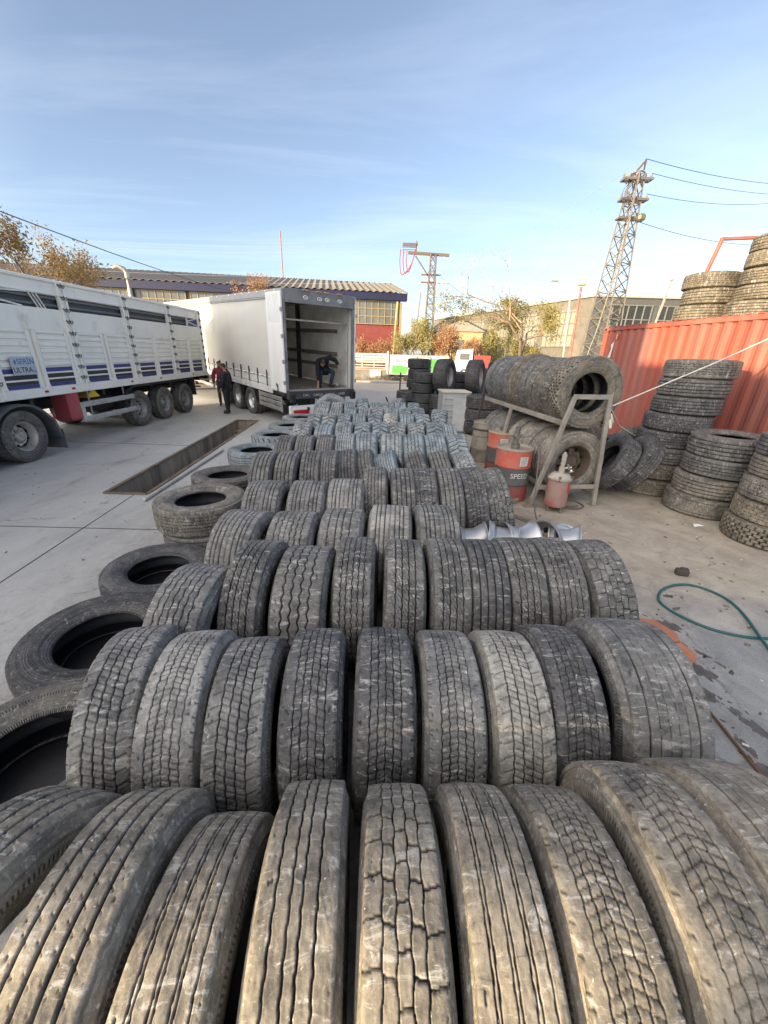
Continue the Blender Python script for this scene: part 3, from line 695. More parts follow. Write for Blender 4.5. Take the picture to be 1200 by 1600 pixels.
# tan house between the trees
tan = empty('tan_house', (9.4, 62, 0), label='tan house with a low pitched roof glimpsed between the bare trees', cat='house')
loc_(MB().box((10.4, 66, 2.6), (6.5, 8, 5.2)).build('wall', pm('tan render', (.5, .36, .2), .85, bmp=.05)), tan)
r_ = MB().prism([(-3.7, 0), (3.7, 0), (0, 1.5)], 8.6, Matrix.Translation((10.4, 70.3, 5.2)) @ Matrix.Rotation(PI / 2, 4, 'X'))
loc_(r_.build('roof', pm('house roof', (.3, .27, .23), .8)), tan)
for k in range(3): loc_(MB().box((8.6 + k * 1.9, 61.97, 3.4), (1.0, .14, 1.3), .02).build('window', GLASS), tan)
# boundary wall across the road, white slatted fence panels on top
bw = empty('boundary_wall', (-5, 35.4, 0), label='low grey block wall carrying white slatted fence panels across the road', cat='wall')
loc_(MB().box((-6.2, 35.5, .36), (12.9, .25, .72), .02).build('blockwork', pm('grey blockwork', (.2, .19, .18), .9, scale=1.5)), bw)
loc_(MB().box((-6.2, 35.5, .76), (13., .36, .09), .02).build('coping', pm('ochre coping', (.5, .36, .2), .8)), bw)
loc_(MB().box((-1.1, 35.34, .37), (.95, .1, .7), .02).build('panel', pm('cream panel', (.6, .56, .46), .8)), bw)
FW = pm('white fence slat', (.55, .53, .48), .6, dirt=(.4, .36, .3), damt=.3, bmp=0)
for k in range(12):
    x0 = -.2 - 1.03 * k; fp_ = MB()
    for j in range(6): fp_.box((x0 - .5, 35.5, .93 + j * .2 + (.06 if j > 1 else 0)), (1.0, .06, .15 if j > 1 else .07), .01)
    fp_.box((x0, 35.48, 1.45), (.07, .1, 1.2), .01); loc_(fp_.build('fence_panel', FW), bw)
# ------------------------------------------------------------------ wheels
ALU = pm('aluminium', (.62, .62, .6), .35, .85, var=.15, dirt=(.3, .27, .23), damt=.35, bmp=0)
STEELG = pm('grey wheel paint', (.36, .355, .34), .5, .2, dirt=(.16, .14, .12), damt=.5, bmp=.1)
BLKM = pm('black chassis', (.022, .022, .024), .55, dirt=(.1, .09, .08), damt=.3)
HOLE_SHADE = pm('painted hole shade', (.006, .006, .007), .9, bmp=0)  # solid dark plugs standing in for shaded holes, nothing is cut through
XA = Matrix.Rotation(PI / 2, 4, 'Y')            # lathe axis Z -> X
def rim_mb(Rr=.288, W=.26, n=48, dish=.03):
    """wheel rim spun about X; the disc stands 'dish' in from the +X flange"""
    w = W / 2
    prof = [(Rr + .012, -w - .012), (Rr + .014, -w), (Rr - .004, -w + .012), (Rr - .012, -w + .05), (Rr - .05, -w + .085), (Rr - .05, w - .11), (Rr - .02, w - .05), (Rr - .004, w - .012), (Rr + .014, w), (Rr + .012, w + .012),
            (Rr - .004, w + .008), (Rr - .018, w - .012), (Rr - .03, w - .05), (Rr - .062, w - .11), (Rr - .062, -w + .09), (Rr - .024, -w + .05), (Rr - .014, -w + .01)]
    return MB().lathe(prof, n, XA, closed=True)
def disc_mb(Rr, W, dish, n=48):
    w = W / 2; d = w - dish; r0 = Rr - .06
    prof = [(r0, d - .055), (r0 - .02, d - .02), (r0 - .075, d), (.175, d + .005), (.165, d - .012), (.12, d - .012), (.11, d + .03), (.085, d + .06), (.0, d + .062)]
    m = MB().lathe(prof, n, XA)
    m.lathe([(r0, d - .07), (r0 - .03, d - .045), (.12, d - .035), (.0, d - .03)], n, XA)
    for k in range(10):
        t = 2 * PI * k / 10; m.cyl((d - .015, .142 * math.cos(t), .142 * math.sin(t)), (d + .02, .142 * math.cos(t), .142 * math.sin(t)), .014, 6)
    return m
def hole_mb(Rr, W, dish, n=8, r=.027):
    d = W / 2 - dish; m = MB(); rc = .197
    for k in range(n):
        t = 2 * PI * (k + .5) / n; c, s = math.cos(t), math.sin(t)
        m.tube([(d - .02, rc * c, rc * s), (d + .0075, rc * c, rc * s)], r, 12)
    return m
def wheel(parent, loc, R_=.5, W=.36, flip=False, rimmat=None, dish=.03, pat='many-grooved', col=(.1, .1, .1)):
    o = bpy.data.objects.new('wheel', joined_mesh(pat, W, R_, 2)); COL.objects.link(o); o.parent = parent; o.location = loc; o.color = (*col, .6)
    if flip: o.rotation_euler = (0, 0, PI)
    k = 'RIM%s%s%s' % (R_, W, dish)
    if k not in PROTO:
        PROTO[k] = (rim_mb(R_ * .56, W * .68).build('rim', rimmat or STEELG, smooth=35), disc_mb(R_ * .56, W * .68, dish).build('disc', rimmat or STEELG, smooth=35), hole_mb(R_ * .56, W * .68, dish).build('hand_hole_shade', HOLE_SHADE))
        base = PROTO[k]
    else: base = tuple(b.copy() for b in PROTO[k]); [COL.objects.link(b) for b in base]
    for b in base: b.parent = o
    return o

# ------------------------------------------------------------------ curtain-sided trailer
CUR = pm('curtain tarpaulin', (.78, .765, .71), .45, var=.06, scale=.7, bmp=.0, dirt=(.45, .43, .38), damt=.12, dscale=.8)
_nt = CUR.node_tree; _b = [n for n in _nt.nodes if n.type == 'BSDF_PRINCIPLED'][0]; _o = [n for n in _nt.nodes if n.type == 'OUTPUT_MATERIAL'][0]
_t = node(_nt, 'ShaderNodeBsdfTranslucent'); _t.inputs[0].default_value = (.8, .78, .7, 1); _m = node(_nt, 'ShaderNodeMixShader'); _m.inputs[0].default_value = .3
_nt.links.new(_b.outputs[0], _m.inputs[1]); _nt.links.new(_t.outputs[0], _m.inputs[2]); _nt.links.new(_m.outputs[0], _o.inputs[0])
WHT = pm('white trailer paint', (.76, .76, .74), .4, var=.06, dirt=(.4, .39, .36), damt=.25, dscale=.7, bmp=0, streak=True)
GRYR = pm('grey rail', (.33, .335, .34), .5, .3, var=.1, bmp=0)
DKG = pm('dark grey header', (.2, .205, .21), .6, dirt=(.06, .06, .06), damt=.4, bmp=.05)
PANEL = pm('inner wall panel', (.62, .61, .57), .6, dirt=(.34, .33, .3), damt=.3, dscale=.6, bmp=.05)
RUBR = pm('rear light red', (.5, .02, .02), .3, bmp=0); LWHT = pm('reflector white', (.8, .8, .78), .35, bmp=0)
TL, TW, TF, TH = 13.6, 2.5, 1.2, 3.98
tr = empty('curtain_trailer', (-3.12, 12.38, -.14), (R(1.9), 0, R(40.5)), 'white curtain sided semi trailer with its rear doors open', 'trailer')
def tb(m, n, mat, sm=None): return m.build(n, mat, tr, sm)
tb(MB().box((TW / 2, TL / 2, TF - .06), (TW - .1, TL - .04, .12)), 'floor', pm('loading floor', (.24, .21, .18), .7, dirt=(.12, .1, .09), damt=.5, streak=True))
tb(MB().box((TW / 2, .12, TF + .004), (TW - .12, .26, .012)), 'sill_plate', pm('bright sill', (.55, .54, .52), .45, .4))
# curtain: gently billowing cloth on each side
for sx in (0, 1):
    c = MB(); n, k = 150, 22; V = []; q = random.Random(3 + sx)
    ph = [q.uniform(0, 6) for _ in range(8)]
    for i in range(n + 1):
        y = 1.02 + (TL - 1.3) * i / n
        for j in range(k + 1):
            z = TF + .30 + (TH - .22 - TF - .30) * j / k; v = j / k
            d = .012 * math.sin(y * 1.9 + ph[0]) * math.sin(PI * v) + .007 * math.sin(y * 7.5 + ph[1] + 1.3 * v) * (1 - v) + .006 * math.sin(z * 9 + y * 2.2 + ph[2]) * (.4 + .6 * math.sin(y * .9 + ph[3]) ** 2)
            d += .012 * math.exp(-((z - 2.72) / .03) ** 2)
            V.append(((-.012 - d) if sx == 0 else TW + .012 + d, y, z))
    F = [(i * (k + 1) + j, (i + 1) * (k + 1) + j, (i + 1) * (k + 1) + j + 1, i * (k + 1) + j + 1) for i in range(n) for j in range(k)]
    c.add(V, F); cu = tb(c, 'curtain', CUR, 60)
    for i in range(17):
        st = MB()
        y = 1.35 + i * .74; x = -.03 if sx == 0 else TW + .03
        st.bar((x, y, TF + .02), (x, y, TF + .52), .045, .008, up=(0, 1, 0)); st.box((x, y, TF + .36), (.035, .07, .17), .012); st.build('strap', BLKM, cu)
    # lower side boards
    x = .0 if sx == 0 else TW
    sb_ = MB()
    for j in range(2): sb_.box((x, TL / 2 + .5, TF - .16 + .24 * j + .08), (.04, TL - 1.1, .225), .012)
    sb_.box((x, TL / 2 + .5, TF + .30), (.09, TL - 1.1, .05), .015)
    tb(sb_, 'side_board', WHT)
    dsl = MB()
    for i in range(34): dsl.box((x + (-.05 if sx == 0 else .05), 1.3 + i * .36, TF + .305), (.012, .16, .022))
    tb(dsl, 'rail_slot', BLKM)
    # roof rail with its rollers
    rl = MB().box((x, TL / 2, TH - .1), (.09, TL, .2), .02); rl.box((x + (-.03 if sx == 0 else .03), TL / 2 + .5, TH - .215), (.05, TL - 1.1, .035), .01)
    tb(rl, 'roof_rail', GRYR)
    ro = MB()
    for i in range(22): ro.box((x + (-.05 if sx == 0 else .05), .4 + i * .6, TH - .03), (.03, .09, .05), .01)
    tb(ro, 'rail_fitting', WHT)
    # folded-back rear door lies along the side, ribbed near its top
    dr = MB().box((x + (-.045 if sx == 0 else .045), .5, (TF + TH) / 2 - .06), (.06, .98, TH - TF - .02), .012)
    for i in range(9): dr.box((x + (-.08 if sx == 0 else .08), .13 + i * .09, TH - .48), (.014, .03, .74), .006)
    d_ = tb(dr, 'door', WHT)
    hg = MB()
    for z in (1.45, 2.05, 2.75, 3.45): hg.box((x + (-.07 if sx == 0 else .07), .02, z), (.06, .07, .11), .01)
    hg.build('hinge', GRYR, d_)
    lk = MB().tube([(x + (-.1 if sx == 0 else .1), .45, 1.0), (x + (-.1 if sx == 0 else .1), .45, 1.36), (x + (-.1 if sx == 0 else .1), .52, 1.38), (x + (-.1 if sx == 0 else .1), .53, 1.3)], .014, 6)
    lk.build('handle', BLKM, d_)
    # rear corner post
    tb(MB().box((.035 if sx == 0 else TW - .035, .05, (TF + TH) / 2), (.07, .1, TH - TF), .012), 'corner_post', DKG)
    # inside: posts and slatted load rails along the wall
    xi = .06 if sx == 0 else TW - .06
    ip = MB()
    for y in (3.6, 6.9, 10.2): ip.box((xi + (.05 if sx == 0 else -.05), y, (TF + TH) / 2 - .06), (.12, .16, TH - TF - .14), .01)
    tb(ip, 'inner_post', BLKM)
    ir = MB()
    for z in (1.85, 2.25, 2.98): ir.box((xi + (.02 if sx == 0 else -.02), TL / 2 + .4, z), (.03, TL - 1., .12), .005)
    tb(ir, 'load_rail', pm('worn timber rail', (.17, .15, .12), .75, dirt=(.08, .07, .06), damt=.4))
    ic = MB()
    for i in range(12): ic.box((xi + (-.015 if sx == 0 else .015), .85 + i * 1.06, (TF + TH) / 2 - .05), (.02, 1.045, TH - TF - .2), .004)
    tb(ic, 'wall_panel', PANEL)
tb(MB().box((TW / 2, TL - .04, (TF + TH) / 2), (TW - .02, .07, TH - TF)), 'front_wall', PANEL)
rf = MB().box((TW / 2, TL / 2, TH + .004), (TW - .06, TL - .02, .02)); tb(rf, 'roof', CUR)
rb_ = MB()
for i in range(11): rb_.box((TW / 2, 1.2 + i * 1.2, TH - .09), (TW - .14, .06, .05), .01)
tb(rb_, 'roof_bow', BLKM)
h_ = tb(MB().box((TW / 2, .05, TH - .16), (TW - .145, .12, .36), .01), 'header', DKG)
lm = MB(); ld = MB()
for x in (.72, 1.2, 1.46, 1.92):
    lm.tube([(x + .075 * math.cos(t * PI / 8), -.016, TH - .17 + .042 * math.sin(t * PI / 8)) for t in range(17)], .011, 5, False)
    ld.box((x + .01, -.016, TH - .175), (.05, .012, .028), .004)
lm.build('marking', LWHT, h_); ld.build('marking_symbol', LWHT, h_)
lb = MB()
for x in (.72, 1.18, 1.44, 1.9): lb.box((x, -.02, TH + .015), (.17, .05, .035), .008)
lb.build('marker_light', pm('amber marker', (.5, .33, .15), .4, bmp=0), h_)
tb(MB().bar((.06, .35, 3.22), (TW - .06, .35, 3.2), .05, .05, .01), 'cross_bar', pm('worn aluminium bar', (.42, .39, .35), .5, .5))
# rear frame and under-run gear
sl = tb(MB().box((TW / 2, .0, TF - .13), (TW, .16, .24), .015), 'rear_sill', pm('rubber sill', (.05, .052, .055), .6, dirt=(.14, .13, .12), damt=.35))
for txt, x, sz in (('CW |', .60, .10), ('CARGO', 1.04, .10), ('CARGO', 1.50, .10), ('LINER', 1.96, .10)):
    me = text_mesh(txt, sz, lambda X, Y, Z, x=x: (x + X, -.082 - Z, TF - .14 + Y), .003); link('lettering', me, pm('worn white lettering', (.5, .5, .48), .7, bmp=0), sl)
for x in (.1, TW - .1): tb(MB().box((x, -.1, TF - .2), (.17, .14, .26), .02), 'buffer', BLKM)
ch = MB()
for x in (.72, TW - .72): ch.box((x, TL / 2, TF - .3), (.14, TL - .4, .34), .01)
for i in range(11): ch.box((TW / 2, .4 + i * 1.25, TF - .19), (TW - .2, .1, .12), .01)
for i in range(6): ch.box((TW / 2, 2.9 + .66 * i, TF - .55), (1.5, .12, .14), .02)
tb(ch, 'chassis', BLKM)
bm_ = tb(MB().box((TW / 2, -.02, .55), (TW - .05, .1, .40), .02), 'bumper', WHT)
for s_ in (1, -1):
    x = TW / 2 - s_ * (TW / 2 - .42)
    tl = MB().box((x, -.08, .56), (.56, .05, .13), .015).build('tail_light', RUBR, bm_)
    MB().box((x - s_ * .04, -.085, .65), (.48, .045, .06), .01).build('lamp_glass', LWHT, bm_)
    MB().box((x + s_ * .24, -.083, .64), (.09, .05, .1), .01).build('lamp_edge', BLKM, bm_)
me = text_mesh('46 AR 798', .13, lambda X, Y, Z: (.50 + X, -.075 - Z, .425 + Y), .002); link('lettering', me, BLKM, bm_)
eu = MB().cyl((1.12, -.075, .66), (1.12, -.068, .66), .035, 16); eu.box((1.28, -.072, .64), (.12, .006, .1)); eu.box((1.2, -.072, .60), (.05, .006, .12)); eu.build('emblem', pm('navy emblem', (.03, .035, .1), .5, bmp=0), bm_)
for y in (3.05, 4.36, 5.67):
    for sx in (0, 1):
        wheel(tr, (.20 if sx == 0 else TW - .20, y, .505), .505, .385, flip=sx == 0, rimmat=ALU, dish=.10)
    for x in (.2, TW - .2):
        P = [(x, y + .60 * math.sin(t), .52 + .60 * math.cos(t)) for t in [(-1.45 + i * 2.9 / 14) for i in range(15)]]
        m = MB(); V = []
        for p_ in P: V += [(p_[0] - .22, p_[1], p_[2]), (p_[0] + .22, p_[1], p_[2])]
        n = len(P); m.add(V + [(a_[0], y + (a_[1] - y) * 1.03, .52 + (a_[2] - .52) * 1.03) for a_ in V], [(2 * i, 2 * i + 1, 2 * i + 3, 2 * i + 2) for i in range(n - 1)] + [(2 * n + 2 * i + 2, 2 * n + 2 * i + 3, 2 * n + 2 * i + 1, 2 * n + 2 * i) for i in range(n - 1)] + [(2 * i, 2 * i + 2, 2 * n + 2 * i + 2, 2 * n + 2 * i) for i in range(n - 1)] + [(2 * i + 3, 2 * i + 1, 2 * n + 2 * i + 1, 2 * n + 2 * i + 3) for i in range(n - 1)])
        if y > 5 or True: tb(m, 'mudguard', BLKM, 50)
tb(MB().box((TW / 2, 4.4, .5), (1.9, .12, .12), .02).box((TW / 2, 3.05, .5), (1.9, .13, .13), .02).box((TW / 2, 5.67, .5), (1.9, .13, .13), .02), 'axle', BLKM)
for x in (.03, TW - .03):
    sg = MB()
    for j in range(3): sg.box((x, 1.35, .56 + .165 * j), (.045, 1.75, .13), .012)
    for y in (.5, 1.35, 2.2): sg.box((x, y, .73), (.04, .06, .5), .01)
    tb(sg, 'side_guard', ALU)
    sg = MB()
    for j in range(2): sg.box((x, 8.6, .56 + .3 * j), (.045, 4.2, .13), .012)
    for y in (6.8, 8.6, 10.4): sg.box((x + .05, y, .85), (.05, .06, .7), .01)
    tb(sg, 'side_guard', ALU)
lgs = MB()
for x in (.45, TW - .45): lgs.box((x, 11.3, .62), (.14, .14, .9), .01); lgs.box((x, 11.3, .05), (.3, .3, .06), .02)
tb(lgs, 'landing_leg', BLKM)
tb(MB().box((TW / 2, 7.4, .72), (1.9, .9, .5), .05), 'pallet_box', BLKM)
tb(MB().cyl((.62, .7, .95), (.62, 2.1, .95), .12, 16), 'air_tank', GRYR, 40)
# tractor unit beyond, mostly behind the livestock truck
tk = empty('tractor_unit', (-3.12 - 12.2 * math.sin(R(40.5)), 12.38 + 12.2 * math.cos(R(40.5)), 0), (0, 0, R(40.5)), 'white tractor unit coupled ahead of the curtain sided trailer', 'truck')
cb_ = MB(); cb_.prism([(0, .5), (2.2, .5), (2.25, 1.7), (2.05, 3.3), (1.2, 3.75), (0, 3.75)], 2.46, Matrix(((0, 0, 1, .02), (1, 0, 0, 2.6), (0, 1, 0, 0), (0, 0, 0, 1))))
cb_.build('cab', WHT, tk); MB().box((1.25, 4.83, 2.45), (2.1, .08, .9), .02).build('windscreen', GLASS, tk)
for x in (.0, 2.5): MB().box((x, 3.95, 2.4), (.04, .9, .8), .02).build('side_window', GLASS, tk)
MB().box((1.25, 2.4, .8), (.9, 5.2, .3), .02).build('chassis', BLKM, tk)
for y in (.6, 4.0):
    for x in (.2, 2.3): wheel(tk, (x, y, .505), .505, .385, flip=x < 1, rimmat=ALU, dish=.10)

# ------------------------------------------------------------------ livestock trailer
SW = pm('cream white sheet', (.80, .775, .71), .5, var=.07, scale=1.2, dirt=(.42, .37, .29), damt=.12, dscale=1.6, bmp=.04)
SBL = pm('blue stripe', (.045, .055, .20), .55, bmp=0); SBK = pm('black stripe', (.03, .033, .036), .55, bmp=0)
SDK = pm('dark opening', (.05, .055, .06), .6, bmp=0)
lt = empty('livestock_trailer', (-7.3, 16.3, 0), label='tall white slatted livestock trailer with navy stripes and a dealer plate', cat='trailer')
LL, LW, Z0, Z1 = 13.0, 2.5, 1.2, 3.5
ly = lambda Y: Y - 16.3
def lb_(m, n, mat, sm=None): return m.build(n, mat, lt, sm)
posts = [16.2, 14.0, 11.75, 9.58, 7.4, 5.25, 3.4]
lb_(MB().box((-LW / 2, -LL / 2, Z0 + .06), (LW - .1, LL, .12)), 'floor', BLKM)
for sx in (0, 1):
    X = 0 if sx == 0 else -LW; s_ = 1 if sx == 0 else -1
    rail = MB().box((X, -LL / 2, Z0 + .09), (.09, LL, .18), .012)
    rail.box((X, -LL / 2, Z1 - .03), (.1, LL, .07), .015); rail.box((X - s_ * .012, -LL / 2, 3.345), (.04, LL, .31), .006)
    rail.box((X + s_ * .012, -LL / 2, 3.215), (.05, LL, .03), .006)
    rail.box((X - s_ * .004, -LL / 2, 2.71), (.05, LL, .43), .008)
    lb_(rail, 'side_rail', SW)
    gr = MB(); 
    for z in (3.14, 3.0): gr.box((X - s_ * .03, -LL / 2, z), (.03, LL, .05), .004)
    lb_(gr, 'opening_slat', pm('dark slat', (.1, .115, .13), .5, bmp=0))
    lb_(MB().box((X - s_ * .075, -LL / 2, 3.06), (.02, LL, .3)), 'opening_shade', SDK)  # solid dark sheet stands in for the shade inside the trailer
    for i in range(len(posts) - 1):
        y1, y0 = ly(posts[i]) - .12, ly(posts[i + 1]) + .12
        ym = (y0 + y1) / 2
        for (a1, b1) in ((y0, ym - .035), (ym + .035, y1)):
            c0, w0 = (a1 + b1) / 2, b1 - a1
            pnl = MB()
            pnl.box((X - s_ * .02, c0, 1.94), (.03, w0, 1.14))
            for e0 in (a1 + .045, b1 - .045): pnl.box((X + s_ * .006, e0, 1.93), (.055, .09, 1.12), .008)
            pnl.box((X + s_ * .006, c0, 2.47), (.055, w0 - .19, .06), .008)
            z = 1.80
            while z < 2.42:
                pnl.prism([(-.0, 0), (.035, .012), (.03, .085), (0, .1)], w0 - .2, Matrix(((s_, 0, 0, X - s_ * .008), (0, 0, 1, c0 - w0 / 2 + .1), (0, 1, 0, z), (0, 0, 0, 1))))
                z += .128
            for z in (1.665, 1.545): pnl.box((X + s_ * .008, c0, z), (.04, w0 - .19, .035), .006)
            for e0 in (a1 + .05, b1 - .05): pnl.box((X + s_ * .045, e0, 1.40), (.04, .05, .045), .01)
            p_ = lb_(pnl, 'side_panel', SW)
            MB().box((X + s_ * .002, c0, 1.725), (.03, w0 - .2, .085)).box((X + s_ * .002, c0, 1.425), (.03, w0 - .2, .07)).build('blue_stripe', SBL, p_)
            MB().box((X + s_ * .001, c0, 1.605), (.03, w0 - .2, .082)).box((X + s_ * .001, c0, 1.495), (.03, w0 - .2, .06)).build('black_stripe', SBK, p_)
    for Y in posts:
        y = ly(Y); ps = MB()
        for dy in (-.085, .085): ps.box((X + s_ * .02, y + dy, (Z0 + Z1) / 2 + .02), (.09, .055, Z1 - Z0 - .02), .01)
        ps.box((X + s_ * .0, y, (Z0 + Z1) / 2), (.05, .13, Z1 - Z0 - .1))
        po = lb_(ps, 'post', SW)
        z = 3.40
        while z > 1.5:
            hk = MB()
            for dy in (-.085, .085): hk.tube([(X + s_ * .075, y + dy, z + .035), (X + s_ * .085, y + dy, z), (X + s_ * .085, y + dy * .55, z - .035), (X + s_ * .085, y + dy * .15, z - .01), (X + s_ * .08, y, z + .05)], .0085, 5)
            hk.box((X + s_ * .055, y, z + .02), (.02, .2, .015))
            z -= .235
            hk.build('latch_hook', pm('dark latch', (.1, .095, .09), .5, .5, bmp=0), po)
    for Y in (8.45, 9.2, 11.4, 12.9, 15.1): lb_(MB().box((X + s_ * .05, ly(Y), 1.30), (.02, .1, .045), .012), 'marker_light', RUBR)
    # diagonal white and blue graphic on the open band
    gg = MB()
    for k in range(3): gg.bar((X + s_ * .01, ly(8.72 + .09 * k), 3.22), (X + s_ * .01, ly(8.90 + .09 * k), 2.92), .02, .02)
    gg.bar((X + s_ * .01, ly(8.68), 3.2), (X + s_ * .01, ly(6.9), 3.1), .025, .025); gg.bar((X + s_ * .01, ly(8.5), 2.93), (X + s_ * .01, ly(6.9), 3.12), .025, .025)
    gg.bar((X + s_ * .01, ly(15.3), 3.08), (X + s_ * .01, ly(16.05), 3.2), .022, .022); gg.bar((X + s_ * .01, ly(15.3), 3.08), (X + s_ * .01, ly(16.05), 2.96), .022, .022); gg.bar((X + s_ * .01, ly(15.28), 2.93), (X + s_ * .01, ly(15.28), 3.2), .03, .05)
    lb_(gg, 'white_graphic', SW)
    bg_ = MB().box((X - s_ * .01, ly(7.3), 3.06), (.02, 1.3, .26)); bg_.box((X - s_ * .01, ly(15.75), 3.06), (.02, .8, .26))
    lb_(bg_, 'blue_graphic', SBL)
    ra = MB()
    for (zz) in (.9, .56): ra.box((X - s_ * .03, ly(10.42), zz), (.05, 2.06, .125), .015)
    ra.box((X - s_ * .03, ly(9.42), .73), (.055, .12, .46), .015)
    g_ = lb_(ra, 'side_guard', pm('pale side guard', (.47, .47, .47), .45, .4, dirt=(.25, .23, .2), damt=.3))
    MB().box((X - s_ * .08, ly(9.75), .9), (.03, .04, .75), .005).box((X - s_ * .08, ly(11.1), .9), (.03, .04, .75), .005).build('bracket', GRYR, g_)
    # mudguard run over the three axles
    mg = MB()
    mg.prism([(ly(11.02), .55), (ly(11.02), .92), (ly(11.2), 1.1), (ly(11.5), 1.18), (ly(15.2), 1.18), (ly(15.25), .55), (ly(15.2), .55), (ly(15.17), 1.13), (ly(11.52), 1.13), (ly(11.24), 1.06), (ly(11.07), .9), (ly(11.07), .55)], .44,
             Matrix(((0, 0, 1, X - (.45 if sx == 0 else -.01)), (1, 0, 0, 0), (0, 1, 0, 0), (0, 0, 0, 1))))
    lb_(mg, 'mudguard', BLKM)
    for Y in (11.75, 13.1, 14.5): wheel(lt, (X - s_ * .22, ly(Y), .51), .51, .385, flip=sx == 1, dish=.12, col=(.13, .12, .11))
    red = MB().box((X - s_ * .24, ly(9.22), .9), (.46, .36, .66), .05); b_ = lb_(red, 'toolbox', pm('faded red box', (.42, .07, .08), .5, dirt=(.3, .12, .11), damt=.4))
lb_(MB().prism([(ly(9.75), 1.02), (ly(10.22), 1.02), (ly(10.0), 1.24)], .3, Matrix(((0, 0, 1, -.42), (1, 0, 0, 0), (0, 1, 0, 0), (0, 0, 0, 1)))), 'wheel_chock', pm('yellow chock', (.75, .48, .04), .5))
chs = MB()
for x in (-.8, -1.7): chs.box((x, -LL / 2, 1.0), (.14, LL - .3, .36), .01)
for i in range(12): chs.box((-LW / 2, -.4 - i * 1.1, 1.1), (LW - .25, .1, .14))
for Y in (11.75, 13.1, 14.5): chs.box((-LW / 2, ly(Y), .51), (1.8, .13, .13), .02)
lb_(chs, 'chassis', BLKM)
lb_(MB().cyl((-.5, ly(9.9), .82), (-.5, ly(11.0), .82), .2, 18).box((-.75, ly(10.4), .85), (.5, 1.2, .5), .03), 'air_tank', BLKM)
# rear frame, door and side plate
rr_ = MB().box((-LW / 2, .05, 2.35), (LW + .06, .08, 2.3), .015)
for i in range(8): rr_.box((-LW / 2, .1, 1.5 + i * .25), (LW - .3, .04, .12), .01)
lb_(rr_, 'rear_door', SW)
lb_(MB().box((-LW / 2, .12, 1.12), (LW, .2, .12), .02), 'rear_beam', BLKM)
for x in (-.2, -LW + .2): lb_(MB().box((x, .24, 1.06), (.3, .04, .12), .01), 'tail_light', RUBR)
lb_(MB().prism([(0, 1.0), (.0, 1.35), (.38, 1.06), (.38, 1.0)], LW, Matrix(((0, 0, 1, -LW), (1, 0, 0, .1), (0, 1, 0, 0), (0, 0, 0, 1)))), 'tail_ramp', SW)
pl = lb_(MB().box((.065, ly(8.07), 1.825), (.02, .54, .34), .008), 'dealer_plate', pm('pale blue plate', (.40, .45, .50), .4, var=.05, bmp=0))
def plate_txt(t, y0, z0, sz, mat):
    me = text_mesh(t, sz, lambda X, Y, Z: (.0775 + Z, ly(y0) + X, z0 + Y), .001); link('lettering', me, mat, pl)
plate_txt('SER\u0130N', 8.12, 1.90, .145, pm('blue lettering', (.05, .13, .42), .5, bmp=0))
plate_txt('ULTRA', 8.02, 1.745, .14, pm('black lettering', (.03, .03, .035), .5, bmp=0))
plate_txt('S.A.', 8.285, 1.715, .06, MATS['blue lettering'])
lg = MB().prism([(-.03, -.01), (0, .05), (.025, .0), (0, -.05)], .003, Matrix(((0, 0, 1, .0765), (1, 0, 0, ly(7.88)), (0, 1, 0, 1.9), (0, 0, 0, 1)))); lg.build('emblem', MATS['blue lettering'], pl)
# its tractor: drive axle, mudguard and chassis end reach into view
tk2 = empty('livestock_tractor', (-7.2, 7.62, 0), label='dark grey tractor unit with a wide mudguard under the livestock trailer', cat='truck')
wheel(tk2, (-.17, 0, .51), .51, .34, rimmat=pm('silver wheel', (.5, .48, .44), .4, .5, dirt=(.25, .2, .15), damt=.4), dish=.13, col=(.12, .115, .105)); wheel(tk2, (-2.2, 0, .51), .51, .34, flip=True, dish=.13)
for x in (-.62, -1.75): wheel(tk2, (x, 0, .51), .51, .3, dish=.13)
FN = pm('grey mudguard', (.075, .085, .095), .5, dirt=(.2, .18, .16), damt=.35)
for x0 in (-.46, -2.36):
    P = [(.72 * math.sin(t) * 1.0, .52 + .62 * math.cos(t)) for t in [(-1.62 + i * 3.1 / 20) for i in range(21)]]
    P = [(-.86, .34)] + [(-.80, .9)] + [p for p in P if p[1] > .85] + [(.74, .72), (.82, .35)]
    I = [(x * .93, .5 + (z - .5) * .93 if z > .5 else z) for x, z in P]
    m = MB().prism(P + I[::-1], .5, Matrix(((0, 0, 1, x0), (1, 0, 0, 0), (0, 1, 0, 0), (0, 0, 0, 1))))
    m.box((x0 + .25, .84, .3), (.5, .02, .42)); m.box((x0 + .25, -1.0, .62), (.5, .34, .58), .04)
    mg = m.build('mudguard', FN, tk2, 40)
    MB().box((x0 + .51, -.93, .64), (.02, .05, .11), .008).build('side_marker', pm('orange marker', (.7, .2, .04), .4, bmp=0), mg)
    MB().box((x0 + .505, .7, .8), (.02, .04, .14), .008).build('tail_light', RUBR, mg)
MB().box((-.85, -1.8, .82), (.1, 6, .28), .01).box((-1.5, -1.8, .82), (.1, 6, .28), .01).box((-1.18, .2, 1.06), (.9, 1.2, .14), .04).build('chassis', BLKM, tk2)
MB().box((-.3, -2.4, .62), (.6, 1.3, .6), .06).box((-2.1, -2.4, .62), (.6, 1.3, .6), .06).build('fuel_tank', FN, tk2)
cb_ = MB(); cb_.prism([(0, .5), (2.2, .5), (2.25, 1.7), (2.05, 3.2), (1.2, 3.6), (0, 3.6)], 2.46, Matrix(((0, 0, 1, -2.4), (-1, 0, 0, -3.4), (0, 1, 0, 0), (0, 0, 0, 1)))); cb_.build('cab', WHT, tk2)
for x in (-.02, -2.35): wheel(tk2, (x - .15 if x > -1 else x + .15, -4.6, .51), .51, .34, flip=x < -1, dish=.05)
